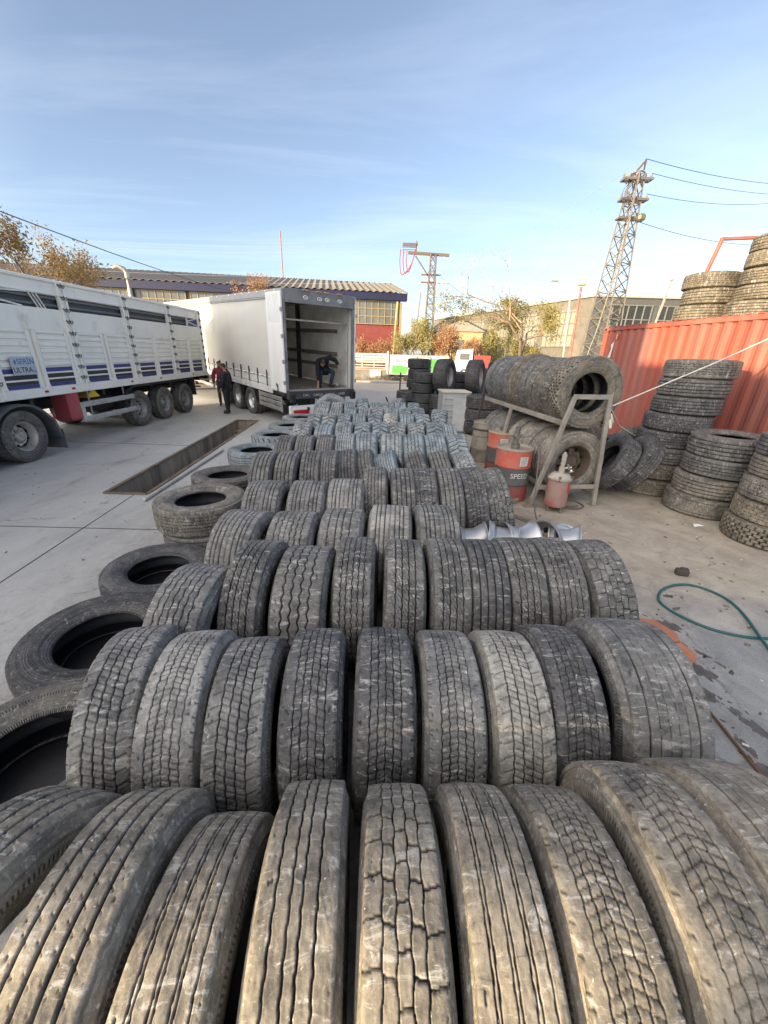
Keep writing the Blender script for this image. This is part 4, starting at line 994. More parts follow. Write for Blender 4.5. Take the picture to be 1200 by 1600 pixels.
for x in (.07, -2.41): MB().box((x, -4.6, 2.2), (.03, .9, .8), .02).build('side_window', GLASS, tk2)

# ------------------------------------------------------------------ vehicles across the road
gt = empty('green_trailer', (.12, 33.6, 0), (0, 0, R(3)), 'low white box trailer with green hills and faded pink script on its side', 'trailer'); gt.scale = (.62, .62, .62)
m = MB().box((3.9, 1.25, 2.05), (7.8, 2.5, 2.5), .03).build('body', WHT, gt)
MB().box((3.9, -.02, 3.27), (7.8, .08, .1), .01).box((3.9, -.02, .84), (7.8, .08, .12), .01).build('frame', GRYR, m)
GRN = pm('green print', (.12, .42, .10), .5, var=.25, bmp=0)
pr = MB().prism([(.3, .92), (3.35, .92), (3.3, 1.85), (2.6, 1.75), (1.6, 1.95), (.3, 2.0)], .006, Matrix(((1, 0, 0, 0), (0, 0, -1, -.004), (0, 1, 0, 0), (0, 0, 0, 1))))
pr.prism([(4.0, 1.6), (6.0, 1.2), (7.4, 2.2), (7.4, 2.9), (5.6, 2.9), (4.1, 2.55)], .006, Matrix(((1, 0, 0, 0), (0, 0, -1, -.004), (0, 1, 0, 0), (0, 0, 0, 1)))); pr.build('green_print', GRN, m)
MB().prism([(2.2, .95), (3.3, .95), (3.3, 1.7), (2.5, 1.8)], .006, Matrix(((1, 0, 0, 0), (0, 0, -1, -.011), (0, 1, 0, 0), (0, 0, 0, 1)))).build('pale_print', pm('pale print', (.55, .58, .55), .5, bmp=0), m)
sc = MB(); q = random.Random(2)
for k in range(9):
    x = .75 + k * .26; hh = q.uniform(.28, .5); sc.tube([(x, -.012, 2.35), (x + .03, -.012, 2.35 + hh), (x + .12, -.012, 2.4 + hh * .5), (x + .2, -.012, 2.36)], .035, 4)
sc.build('faded_script', pm('faded pink script', (.45, .18, .25), .6, bmp=0), m)
fr = MB()
for x in (3.55, 5.35): fr.bar((x, -.05, .9), (x, -.05, 3.1), .07, .06)
fr.bar((3.55, -.05, 3.1), (5.35, -.05, 3.1), .07, .06); fr.bar((4.4, -.06, 1.0), (5.4, -.06, 1.9), .12, .06); fr.build('door_frame', BLKM, m)
MB().box((3.9, 1.25, .65), (7.4, 1.2, .3), .02).box((.9, .1, .5), (.7, .1, .5), .02).box((2.4, .1, .55), (.7, .1, .4), .02).build('chassis', BLKM, gt)
MB().box((-.25, 1.25, 2.2), (.1, 2.5, 2.9), .02).build('front_post', WHT, gt)
for x in (5.2, 6.4):
    for y in (.22, 2.3):
        w_0 = bpy.data.objects.new('wheel', joined_mesh('many-grooved', .385, .47, 2)); COL.objects.link(w_0); w_0.parent = gt; w_0.location = (x, y, .47); w_0.rotation_euler = (0, 0, PI / 2); w_0.color = (.05, .05, .05, .5)
wt = empty('parked_lorry', (8.2, 45, 0), label='distant white lorry cab with a red body between the bare trees', cat='lorry'); wt.scale = (.78, .78, .78)
MB().prism([(-1.05, .6), (-1.05, 2.2), (-.85, 3.3), (.9, 3.5), (1.0, .6)], 2.3, Matrix(((1, 0, 0, 0), (0, 0, 1, -1.1), (0, 1, 0, 0), (0, 0, 0, 1)))).build('cab', WHT, wt)
MB().box((-.15, -1.12, 2.5), (1.3, .06, .8), .02).build('side_window', GLASS, wt)
MB().box((2.3, 0, 1.9), (2.2, 2.3, 1.6), .03).build('body', pm('red lorry body', (.4, .07, .055), .5), wt)
MB().box((1.6, 0, .75), (4.2, .9, .3), .02).build('chassis', BLKM, wt)
for x in (-.1, 2.6):
    for y in (-1., 1.):
        w_0 = bpy.data.objects.new('wheel', joined_mesh('many-grooved', .385, .47, 2)); COL.objects.link(w_0); w_0.parent = wt; w_0.location = (x, y, .47); w_0.rotation_euler = (0, 0, PI / 2); w_0.color = (.05, .05, .05, .5)
a, b, c_, d, e, f, g, h, w_, i_, l_, k_, s_ = ('straight ribbed', 'zigzag grooved', 'wavy grooved', 'deep zigzag grooved', 'block treaded', 'chevron sipe treaded',
    'angled sipe treaded', 'many-grooved', 'fine-grooved wide', 'notched rib', 'chevron lugged', 'bar lugged', 'staggered block')
# ------------------------------------------------------------------ tyres lying flat beside the rows
GL = 'flat tyres lying in a column beside the rows'
def sidewall_text(root, txt, rad, size, ang, W, mat, depth=.003):
    """raised lettering on the upper sidewall of a flat tyre, reading around the rim"""
    def bend(X, Y, Z):
        a_ = ang - X / rad; r_ = rad + Y
        return (r_ * math.cos(a_), r_ * math.sin(a_), W * .985 + Z - .004 - abs(Y) * .12)
    o = link('lettering', text_mesh(txt, size, bend, depth), mat, root); return o
LETT = pm('raised rubber lettering', (.30, .29, .27), .7, bmp=0)
LETD = pm('dull rubber lettering', (.16, .16, .165), .7, bmp=0)
t1 = tyre((-1.83, 1.36, 0), a, .31, .52, (0, 0, 0), True, (.15, .142, .125), .8, 0, 'dusty flat tyre with raised sidewall lettering and steer ribs, nearest in the left column', GL, spin=1.)
for tx, ra, sz, an in (('RO2 PROFUEL', .435, .058, R(66)), ('STEER', .375, .032, R(62))): sidewall_text(t1, tx, ra, sz, an, .31, LETT)
t2 = tyre((-2.10, 2.27, 0), b, .31, .53, (R(3), R(3), 0), True, (.07, .07, .075), .5, 0, 'blackish flat tyre with dull maker lettering on its sidewall, second in the left column', GL, spin=2.)
BORE_SH = pm('tyre sludge', (.012, .012, .014), .35, bmp=.3)
def bore_shade(t_, rad): MB().lathe([(0, .035), (rad * .7, .03), (rad * .8, .05)], 32).build('bore_shade', BORE_SH, t_, 60)  # dark disc puts the shade inside the tyre's bore into colour
bore_shade(t1, .52); bore_shade(t2, .52)
sidewall_text(t2, 'MICHELIN', .45, .06, R(192), .31, LETD)
t_ = tyre((-2.22, 3.27, 0), i_, .29, .5, (R(1), R(3), 0), True, (.085, .085, .09), .5, 1, 'dark flat tyre third in the left column, before the two-high brownish stack', GL); bore_shade(t_, .5)
tyre((-2.25, 4.38, .27), f, .34, .53, (0, 0, 0), True, (.19, .175, .15), 1., 1, 'brownish mud-caked flat tyre on top of a two-high stack in the left column', GL)
tyre((-2.21, 4.36, 0), a, .28, .5, (0, 0, 0), True, G2, .8, 1, 'lower tyre under the brownish mud-caked one in the left column', GL)
tyre((-2.36, 5.5, .26), b, .3, .51, (R(-2), 0, 0), True, (.115, .105, .095), .6, 1, 'dark brown flat tyre behind the mud-caked stack in the left column', GL)
tyre((-2.34, 5.48, 0), b, .29, .5, (0, 0, 0), True, G3, .6, 1, 'lower tyre under the dark brown one in the left column', GL)
for k, (x, y, z, lab) in enumerate(((-2.43, 7.1, .25, 'chalky blue flat tyre, nearest of the four pale ones in the left column'), (-2.45, 8.5, .25, 'pale blue flat tyre, second of the four pale ones in the left column'),
        (-2.42, 9.7, .25, 'thin pale blue flat tyre, third of the four pale ones in the left column'), (-2.40, 10.95, .25, 'whitish flat tyre by the trailer bumper, last of the left column'))):
    tyre((x, y, z), (b, l_, b, a)[k], .3, .53, (0, 0, 0), True, PB if k < 2 else PB2, 1., 1, lab, GL)
    tyre((x + .03, y, 0), b, .28, .51, (0, 0, 0), True, PB2, 1., 1, 'lower pale tyre under the ' + ('nearest', 'second', 'third', 'last')[k] + ' of the four pale ones in the left column', GL)

# ------------------------------------------------------------------ stacks at the right
GS = 'tyres stacked by the red container'
def stack(x, y, n, z0, spec, name, lean=0, drift=(0, 0)):
    z = z0
    for k in range(n):
        pat, W, rad, col = spec[k % len(spec)]
        pos = 'lowest' if k == 0 else ('topmost' if k == n - 1 else ORD[k + 1] + ' from the ground')
        jx, jy = rnd.uniform(-.025, .025), rnd.uniform(-.025, .025)
        tyre((x + drift[0] * k + jx, y + drift[1] * k + jy, z), pat, W, rad, (R(rnd.uniform(-1, 1)), R(rnd.uniform(-1, 1) + lean), rnd.uniform(0, 6)), True, col, 1., 1, f'{tone(col)} {pat} tyre, {pos} in {name}', GS)
        z += W * .99
DS = (.2, .182, .155)
stack(5.02, 7.08, 8, 0, [(f, .3, .56, BR), (e, .29, .53, BR), (a, .28, .51, G3), (i_, .29, .51, GD), (e, .29, .52, GD), (a, .29, .52, GD), (a, .29, .52, (.14, .135, .125)), (g, .3, .53, (.2, .185, .155))], 'the tall leaning stack', 0, (.042, -.012))
stack(5.28, 6.02, 4, 0, [(w_, .33, .53, DS), (a, .31, .52, DS), (i_, .3, .52, G3), (a, .33, .53, G3)], 'the open-topped stack', 0, (.03, -.01))
stack(5.42, 4.92, 5, 0, [(s_, .3, .55, BR), (e, .29, .53, BR), (e, .3, .52, DS), (a, .29, .5, DS), (a, .29, .5, G3)], 'the nearest right-hand stack', 0, (.01, 0))
# on the container roof
BT = (.135, .115, .085)
CZ = 3.06
stack(6.62, 9.2, 3, CZ, [(a, .29, .5, BT), (a, .29, .49, BT), (g, .29, .5, BT)], 'the lower container-roof stack', 0, (.0, 0))
stack(6.9, 8.12, 5, CZ, [(a, .27, .53, BT), (a, .26, .52, BT), (i_, .27, .51, BT), (g, .26, .51, BT), (a, .27, .5, BT)], 'the taller container-roof stack', 0, (.02, -.0))

# ------------------------------------------------------------------ the red shipping container
RED = pm('faded red container', (.36, .058, .028), .65, var=.32, scale=1.1, dirt=(.30, .15, .125), damt=.7, dscale=.9, bmp=.05, streak=True)
cang = math.atan2(4.65, -.3)           # direction of its long side away from the camera
cu_ = Vector((-.06, .998, 0)).normalized(); cw = Vector((cu_.y, -cu_.x, 0))
ct = empty('shipping_container', (6.36, 5.85, 0), (0, 0, math.atan2(cu_.y, cu_.x) - PI / 2), 'faded red corrugated shipping container with tyres stacked on its roof', 'container')
CL, CW_, CZ0 = 6.06, 2.44, .18
CR = RED
def cb(m, n, mat=None): return m.build(n, mat or CR, ct)
m = MB(); V = []; n = 0; y = .16; depth = .036
while y < CL - .16:
    for dy, dx in ((0, 0), (.072, 0), (.14, depth), (.212, depth)):
        if y + dy < CL - .14: V.append((dx, y + dy))
    y += .278
for x0, sg in ((.012, 1), (CW_ - .012, -1)):
    m = MB(); vv = []
    for dx, yy in V: vv += [(x0 + sg * dx, yy, CZ0 + .12), (x0 + sg * dx, yy, CZ - .1)]
    vv += [(x + sg * .012, y_, z) for x, y_, z in vv]; k = 2 * len(V)
    F = [(2 * i, 2 * i + 2, 2 * i + 3, 2 * i + 1) for i in range(len(V) - 1)] + [(k + 2 * i + 1, k + 2 * i + 3, k + 2 * i + 2, k + 2 * i) for i in range(len(V) - 1)]
    m.add(vv, F); cb(m, 'side_panel')
for x in (.055, CW_ - .055):
    m = MB().box((x, CL / 2, CZ - .05), (.11, CL - .3, .1), .012); cb(m, 'top_rail')
    m = MB().box((x, CL / 2, CZ0 + .07), (.11, CL - .3, .14), .012); cb(m, 'bottom_rail')
    for y in (.08, CL - .08): cb(MB().box((x + (.025 if x < 1 else -.025), y, (CZ + CZ0) / 2), (.16, .16, CZ - CZ0 - .24), .012), 'corner_post')
    for y in (.09, CL - .09):
        for z in (CZ - .06, CZ0 + .06):
            m = MB().box((x + (.02 if x < 1 else -.02), y, z), (.178, .178, .118), .015); c_0 = cb(m, 'corner_casting')
            MB().box((-.018 if x < 1 else CW_ + .018, y, z), (.012, .08, .05), .02).build('casting_hole_shade', HOLE_SHADE, c_0)
cb(MB().box((CW_ / 2, CL / 2, CZ - .03), (CW_ - .2, CL - .3, .03)), 'roof')
cb(MB().box((CW_ / 2, .1, (CZ + CZ0) / 2), (CW_ - .3, .05, CZ - CZ0 - .2)), 'end_wall'); 
dm = MB().box((CW_ / 2, CL - .06, (CZ + CZ0) / 2), (CW_ - .3, .06, CZ - CZ0 - .2), .01)
for k in range(4): dm.tube([(.4 + k * .55, CL + .02, CZ0 + .2), (.4 + k * .55, CL + .02, CZ - .2)], .02, 8)
cb(dm, 'door')
m = MB()
for k in range(24): m.box((-.004, .3 + k * .24, CZ + .004), (.02, .11, .018), .004)
cb(m, 'rail_tab')
mk = MB(); PW = pm('worn white paint', (.75, .68, .55), .6, bmp=0)
mk.prism([(0, 0), (.14, .02), (.17, .42), (.05, .34), (.09, .22)], .004, Matrix(((0, 0, -1, -.002), (-1, 0, 0, CL - .42), (0, 1, 0, CZ - .78), (0, 0, 0, 1))))
mk.build('paint_mark', PW, ct); MB().prism([(0, 0), (.05, 0), (.06, .14), (.0, .13)], .004, Matrix(((0, 0, -1, -.002), (-1, 0, 0, CL - .62), (0, 1, 0, CZ - .32), (0, 0, 0, 1)))).build('paint_mark', pm('ochre mark', (.7, .35, .12), .6, bmp=0), ct)
# timber bearers, one per end and one in the middle
for y, w_2 in ((.3, 'near end'), (CL / 2, 'middle'), (CL - .3, 'far end')):
    o = MB().box((0, 0, .09), (CW_ - .2, .3, .178), .02).build('timber_bearer', pm('old timber', (.2, .15, .1), .8, bmp=.4)); o.location = ct.location + Matrix.Rotation(ct.rotation_euler.z, 3, 'Z') @ Vector((CW_ / 2, y, 0)); o.rotation_euler = ct.rotation_euler
    tag(o, f'squared old timber bearer beneath the {w_2} of the red container', 'timber', 'timber bearers under the container')
tag(MB().bar((6.78, 10.0, CZ + .005), (7.12, 10.0, 4.72), .08, .06, .01).bar((7.08, 10.0, 4.72), (8.1, 10.0, 4.78), .07, .06, .01).bar((8.1, 10.0, 4.78), (8.1, 10.0, CZ + .005), .07, .06, .01).build('red_frame', pm('rusty red steel', (.38, .12, .09), .6, dirt=(.2, .09, .06), damt=.4)), 'rusty red steel frame standing on the container roof behind the stacked tyres', 'frame')

# ------------------------------------------------------------------ the tyre rack
RK = pm('dusty rack steel', (.36, .33, .28), .6, .3, dirt=(.2, .15, .1), damt=.45, bmp=.2)
rk = empty('tyre_rack', (3.1, 6.0, 0), (0, 0, R(7.5)), 'dusty welded steel rack carrying two rows of tyres', 'rack')
RLN = 3.3
def rp(x, y, z): return (x, y, z)
fr = MB()
fr.bar((-.72, .0, .0), (-.30, .02, 1.74), .07, .05, .006, up=(0, 1, 0)); fr.bar((-.32, .02, 1.745), (.30, .02, 1.745), .05, .07, .006); fr.bar((.27, .02, 1.72), (.42, .0, .01), .07, .05, .006, up=(0, 1, 0))
fr.bar((-.64, -.03, .34), (.38, -.03, .34), .035, .07, .006); fr.box((.43, 0, .006), (.16, .14, .012)); fr.box((-.73, 0, .006), (.16, .14, .012))
fr.build('front_frame', RK, rk)
fr = MB()
fr.bar((-.62, RLN, .0), (-.40, RLN, 2.1), .06, .05, .006, up=(0, 1, 0)); fr.bar((-.42, RLN, 2.1), (.42, RLN, 2.1), .05, .06, .006); fr.bar((.4, RLN, 2.1), (.6, RLN, .0), .06, .05, .006, up=(0, 1, 0)); fr.bar((-.6, RLN + .03, .34), (.55, RLN + .03, .34), .035, .07, .006)
fr.build('back_frame', pm('dark rack steel', (.07, .065, .06), .6, .3), rk)
fr = MB()
fr.bar((-.66, 1.75, .0), (-.47, 1.75, 1.33), .06, .05, .006, up=(0, 1, 0)); fr.bar((-.52, 1.85, .0), (-.42, 1.85, 1.33), .05, .05, .006, up=(0, 1, 0)); fr.bar((.66, 1.75, .0), (.46, 1.75, 1.33), .06, .05, .006, up=(0, 1, 0)); fr.bar((-.6, 1.75, .24), (.6, 1.75, .24), .05, .06, .006)
fr.build('middle_frame', RK, rk)
for x in (-.40, .40):
    MB().bar((x, .02, 1.355), (x, RLN, 1.355), .06, .08, .008).build('upper_beam', RK, rk)
    MB().bar((x * .95, .0, .245), (x * .95, RLN, .245), .06, .08, .008).build('lower_beam', RK, rk)
rm = Matrix.Translation(rk.location) @ Matrix.Rotation(R(7.5), 4, 'Z')
# upper row of ten: axles run along the rack
up = [(s_, .31, .54, BR), (e, .29, .53, (.16, .145, .115)), (i_, .28, .52, (.15, .135, .11)), (a, .27, .52, (.15, .14, .12)), (e, .28, .52, (.13, .125, .115)), (b, .27, .52, (.15, .13, .1)), (b, .25, .54, (.17, .14, .11)), (i_, .27, .52, (.12, .12, .12)), (a, .28, .52, (.12, .12, .125)), (a, .28, .52, (.12, .125, .13)), (a, .28, .52, (.12, .125, .13))]
y = .10
for k, (pat, W, rad, col) in enumerate(up):
    zc = 1.395 + math.sqrt(rad ** 2 - .37 ** 2)
    p_ = rm @ Vector((0, y + W / 2, zc - rad)); y += W + .004
    nm = 'nearest the camera, open end showing' if k == 0 else ('rearmost' if k == len(up) - 1 else ORD[k + 1] + ' from the front')
    tyre(tuple(p_), pat, W, rad, (0, R(rnd.uniform(-1, 1)), R(97.5)), False, col, 1., 0 if k < 3 else 1, f'{tone(col)} {pat} tyre on the upper rack row, {nm}', 'tyres on the upper rack row')
y = .12; DB = (.24, .215, .18)
for k, (W, rad) in enumerate(((.36, .53), (.3, .52), (.3, .53), (.3, .52), (.3, .53), (.36, .52), (.33, .53), (.33, .52), (.33, .52))):
    zc = .285 + math.sqrt(rad ** 2 - .35 ** 2)
    p_ = rm @ Vector((0, y + W / 2, zc - rad)); y += W + .006
    nm = 'nearest, with a rusty wheel inside' if k == 0 else ('rearmost' if k == 8 else ORD[k + 1] + ' from the front')
    t_ = tyre(tuple(p_), w_ if k < 5 else a, W, rad, (0, 0, R(97.5)), False, DB if k < 5 else G3, 1., 1, f'smooth dusty tyre on the lower rack row, {nm}', 'tyres on the lower rack row')
    if k == 0:
        q_ = Matrix.Translation((0, 0, rad))
        RW = pm('rusty wheel', (.13, .095, .07), .7, .3, dirt=(.06, .045, .035), damt=.5)
        for mb, nm2, mt in ((rim_mb(.292, .26), 'rim', RW), (disc_mb(.292, .26, .1), 'wheel_disc', RW), (hole_mb(.292, .26, .1), 'hand_hole_shade', HOLE_SHADE)):
            o = mb.build(nm2, mt, t_, 35); o.matrix_local = q_ @ Matrix.Rotation(PI, 4, 'Z')
# loose square steel frame on the ground before the rack
fr = MB().bar((1.72, 5.75, .04), (2.55, 4.78, .04), .07, .07, .008); fr.bar((1.74, 5.7, .041), (2.25, 6.1, .041), .06, .06, .008); fr.bar((2.5, 4.85, .042), (2.68, 5.0, .042), .06, .06, .008)
tag(fr.build('steel_stand', RK), 'dusty square steel bar stand lying on the ground before the grease pump', 'stand')
# rope from the rack's corner to the container and one to the tyres behind
ROPE = pm('white rope', (.62, .58, .5), .8, bmp=0)
rp0 = rm @ Vector((.34, .02, 1.62))
tag(MB().tube([rp0, rp0.lerp(Vector((6.25, 6.2, 3.0)), .5) + Vector((0, 0, -.03)), (6.25, 6.2, 3.0)], .011, 6).build('rope', ROPE, smooth=60), 'taut pale rope running up from the rack corner to the container top', 'rope')
tag(MB().tube([rp0 - Vector((0, 0, .06)), (4.0, 6.7, 1.22), (4.7, 7.3, .95)], .009, 6).tube([rp0 + Vector((0, -.03, -.2)), rp0 + Vector((.02, -.05, -.32)), rp0 + Vector((.05, -.02, -.24)), rp0 + Vector((0, .0, -.12))], .022, 6).build('rope', ROPE, smooth=60), 'slack pale rope knotted on the rack post and dropping to the tyres behind', 'rope')
# tyres leaning and lying in the corner behind the rack
GC = 'loose tyres between rack and container'
for (loc, pat, W, rad, rot, flat, col, lab) in (
    ((3.80, 6.88, .10), e, .3, .53, (R(3), R(31), R(-8)), False, GD, 'dark block treaded tyre leaning beside the rack with its bore showing'),
    ((4.20, 6.86, .10), i_, .3, .53, (R(2), R(31), R(-12)), False, GD, 'dark ribbed tyre leaning on the block treaded one by the tall stack'),
    ((4.35, 8.6, 0), a, .3, .52, (0, 0, R(20)), False, G3, 'upright tyre in the shade behind the rack, nearest the rack post'),
    ((4.95, 8.6, 0), a, .3, .52, (0, 0, R(40)), True, G3, 'flat grey tyre at the foot of the container behind the leaning pair'),
    ((4.98, 8.62, .3), a, .3, .52, (R(8), 0, 0), True, GD, 'flat dark tyre on top of the grey one at the foot of the container'),
    ((4.15, 9.2, .0), b, .3, .52, (0, R(10), R(100)), False, GD, 'dark upright tyre deep behind the rack by the container end'),
    ((4.85, 9.7, .0), a, .3, .52, (0, R(-6), R(60)), False, G3, 'grey ribbed tyre standing by the far end of the container'),
    ((5.3, 8.25, .0), a, .3, .52, (0, R(-20), R(70)), False, G3, 'grey ribbed tyre wedged between the tall stack and the container')):
    tyre(loc, pat, W, rad, rot, flat, col, .8, 1, lab, GC)

# ------------------------------------------------------------------ loose rims
RA = pm('bright old alloy', (.6, .6, .6), .33, .75, var=.08, scale=5, dirt=(.25, .24, .22), damt=.25, dscale=4, bmp=0)
RC = pm('cream wheel paint', (.5, .43, .32), .55, var=.1, dirt=(.25, .18, .11), damt=.3)
for k, (x, y, yw, mt, dsh, lab) in enumerate(((1.02, 3.76, 78, RA, .1, 'scuffed alloy wheel rim lying behind the third row, leftmost of five'), (1.25, 3.82, 84, RA, .06, 'bright flanged alloy rim, second of the five behind the third row'), (1.55, 3.84, 88, RA, .06, 'bright alloy rim, third of the five behind the third row'),
        (1.82, 3.84, 95, RC, .06, 'alloy rim with a cream drilled disc, fourth of the five'), (2.08, 3.80, 80, RA, .05, 'alloy rim with dark edge, last of the five by the bare ground'))):
    rt = empty('wheel_rim', (x, y, 0), (0, R((-8, 6, -4, 14, -10)[k]), R(yw - 90 + (8, -6, 4, 12, -14)[k])), lab, 'wheel rim', 'loose wheel rims behind the third row')
    for mb, nm2, m2 in ((rim_mb(.288, .30), 'barrel', RA), (disc_mb(.288, .30, dsh), 'disc', mt), (hole_mb(.288, .30, dsh, 8, .034), 'hand_hole_shade', HOLE_SHADE)):
        o = mb.build(nm2, m2, rt, 35); o.location = (0, 0, .302)
        if k == 3: o.rotation_euler = (0, 0, PI)

# ------------------------------------------------------------------ drums and grease pump
def drum(loc, top, mid, bot, label, rz=0, lidc=(.36, .32, .26), Rd=.292, Hd=.88):
    o = empty('oil_drum', loc, (0, 0, rz), label, 'drum', 'oil drums before the rack')
    def band(z0, z1, mat, nm):
        prof = [(Rd, z0)]; zs = [z for z in (Hd * .34, Hd * .67) if z0 < z < z1]
        for z in zs: prof += [(Rd, z - .02), (Rd + .011, z), (Rd, z + .02)]
        prof.append((Rd, z1)); MB().lathe(prof, 40).add([], []).build(nm, mat, o, 40)
    band(.012, Hd * .3, bot, 'lower_band'); band(Hd * .3, Hd * .645, mid, 'middle_band'); band(Hd * .645, Hd - .012, top, 'upper_band')
    LM = pm('dusty drum lid' + str(lidc), lidc, .7, dirt=(.15, .12, .09), damt=.4)
    MB().lathe([(0, Hd - .03), (Rd - .02, Hd - .03), (Rd - .012, Hd - .006), (Rd - .004, Hd + .004), (Rd + .008, Hd), (Rd + .008, Hd - .018), (Rd - .002, Hd - .022)], 40).build('lid', LM, o, 40)
    MB().lathe([(Rd - .002, .0), (Rd + .008, .004), (Rd + .008, .02), (Rd - .002, .022)], 40).build('foot_rim', bot, o, 40)
    return o
OR_ = pm('orange red drum paint', (.52, .085, .05), .5, var=.14, dirt=(.36, .22, .17), damt=.7, bmp=.05)
DGR = pm('charcoal drum paint', (.10, .10, .098), .5, dirt=(.2, .19, .17), damt=.35, bmp=.05)
BEI = pm('dirty beige drum', (.27, .25, .20), .6, dirt=(.14, .11, .08), damt=.5)
RDD = pm('dusky red drum', (.32, .07, .06), .6, dirt=(.25, .15, .12), damt=.5)
PAPER = pm('paper sticker', (.66, .64, .60), .7, var=.08, bmp=0, dirt=(.45, .42, .38), damt=.25, dscale=9)
GREYT = pm('grey print', (.25, .25, .26), .7, bmp=0)
def sticker(o, ang, z, w, h):
    m = MB(); n = 8; V = []; Rd = .296
    for i in range(n + 1):
        t = ang - w / 2 / Rd + w / Rd * i / n
        V += [(Rd * math.cos(t), Rd * math.sin(t), z - h / 2), (Rd * math.cos(t), Rd * math.sin(t), z + h / 2)]
    m.add(V, [(2 * i, 2 * i + 2, 2 * i + 3, 2 * i + 1) for i in range(n)]); s = m.build('sticker', PAPER, o)
    m = MB()
    for k in range(6):
        zz = z + h * (.36 - .14 * k); ww = w * (.8, .7, .78, .5, .74, .6)[k]
        V = []
        for i in range(5):
            t = ang - w * .42 / Rd + ww / Rd * i / 4; V += [(.2975 * math.cos(t), .2975 * math.sin(t), zz - .005), (.2975 * math.cos(t), .2975 * math.sin(t), zz + .005)]
        m.add(V, [(2 * i, 2 * i + 2, 2 * i + 3, 2 * i + 1) for i in range(4)])
    m.build('printed_line', GREYT, s)
def drum_text(o, txt, ang, z, sz, mat):
    link('lettering', text_mesh(txt, sz, lambda X, Y, Z: ((.2965 + Z) * math.cos(ang + X / .2965), (.2965 + Z) * math.sin(ang + X / .2965), z + Y), .001), mat, o)
d3 = drum((2.16, 6.36, 0), OR_, DGR, RDD, 'orange and charcoal oil drum with a pump on its lid and white lettering', 0)
sticker(d3, R(-72), .70, .15, .15); drum_text(d3, 'SPEED', R(-80), .45, .115, PAPER)
d2 = drum((2.36, 7.75, 0), OR_, DGR, RDD, 'orange and black oil drum behind the lettered one', 0, (.42, .36, .28)); sticker(d2, R(-100), .70, .16, .15)
d1 = drum((2.28, 8.85, 0), BEI, BEI, BEI, 'dirty beige steel drum behind the orange ones', 0, (.3, .27, .22)); 
MB().tube([(.31 * math.cos(t * PI / 20), .31 * math.sin(t * PI / 20), .74) for t in range(41)], .018, 6, False).build('clamp_ring', pm('dark clamp ring', (.09, .08, .07), .5, .5), d1, 40)
PMP = pm('dusty pump metal', (.22, .205, .18), .5, .5, dirt=(.08, .07, .06), damt=.5)
m = MB().cyl((0, 0, .85), (0, 0, .93), .07, 14).cyl((0, 0, .93), (0, 0, 1.02), .035, 12).box((0, 0, 1.06), (.09, .08, .1), .015).cyl((0, 0, 1.1), (0, 0, 1.22), .042, 12).cyl((-.09, 0, 1.06), (.09, 0, 1.06), .018, 8).cyl((0, -.08, 1.03), (0, .05, 1.03), .015, 8)
o = m.build('drum_pump', PMP, smooth=40); o.location = (2.16, 6.36, 0); tag(o, 'small grimy hand pump screwed into the lid of the lettered drum', 'pump')
hs = [(2.24, 6.32, 1.05), (2.36, 6.2, 1.08), (2.42, 6.0, .9), (2.38, 5.8, .55), (2.3, 5.5, .2), (2.28, 5.25, .03), (2.2, 4.9, .02), (2.12, 4.62, .02)]
tag(MB().tube(spline(hs), .010, 7).build('pump_hose', pm('grey rubber hose', (.12, .12, .115), .6, bmp=0), smooth=50), 'thin grey hose hanging from the drum pump to the ground', 'hose')
# wheeled grease pump
gp = empty('grease_pump', (2.74, 5.78, 0), label='dusty red grease pump on little castors before the rack', cat='grease pump')
GPM = pm('dusty red tank', (.36, .13, .11), .55, var=.1, dirt=(.34, .27, .23), damt=.85, dscale=3.5, bmp=.1)
MB().lathe([(0, .09), (.155, .09), (.165, .10), (.168, .13), (.163, .5), (.163, .53), (0, .53)], 36).build('tank', GPM, gp, 40)
V = []; mm = MB()
for i in range(7):
    t = R(-62 + 5 * i); V += [(.1655 * math.cos(t), .1655 * math.sin(t), .14), (.1645 * math.cos(t), .1645 * math.sin(t), .49)]
mm.add(V, [(2 * i, 2 * i + 2, 2 * i + 3, 2 * i + 1) for i in range(6)]); mm.build('clean_patch', pm('bright red patch', (.55, .05, .06), .45, bmp=0), gp)
GPL = pm('dusty cream lid', (.42, .38, .32), .6, dirt=(.2, .16, .12), damt=.4)
ld = MB().lathe([(.172, .53), (.186, .535), (.186, .562), (.15, .585), (.12, .615), (0, .63)], 36).build('lid', GPL, gp, 40)
for k in range(5):
    t = k * 2 * PI / 5 + .5; MB().cyl((.175 * math.cos(t), .175 * math.sin(t), .52), (.175 * math.cos(t), .175 * math.sin(t), .60), .014, 6).box((.175 * math.cos(t), .175 * math.sin(t), .6), (.04, .02, .015), .004).build('wing_nut', PMP, gp)
MB().cyl((0, 0, .62), (0, 0, .72), .045, 14).cyl((0, 0, .72), (0, 0, .76), .03, 12).cyl((0, 0, .76), (0, 0, .92), .037, 14).cyl((0, 0, .92), (0, 0, .95), .018, 10).build('air_motor', GPL, gp, 40)
MB().cyl((.04, 0, .7), (.13, -.02, .72), .016, 8).cyl((.09, -.05, .7), (.09, .03, .74), .02, 8).cyl((.12, -.03, .66), (.14, -.03, .68), .028, 8).build('valve', pm('bright brass', (.55, .53, .5), .3, .8), gp, 40)
MB().bar((.1, .1, .56), (.28, .2, .6), .05, .012, .004).build('bracket', GPL, gp)
MB().tube([(-.04, 0, .82), (-.1, -.04, .86), (-.2, -.06, .7)], .008, 6).build('short_hose', BLKM, gp)
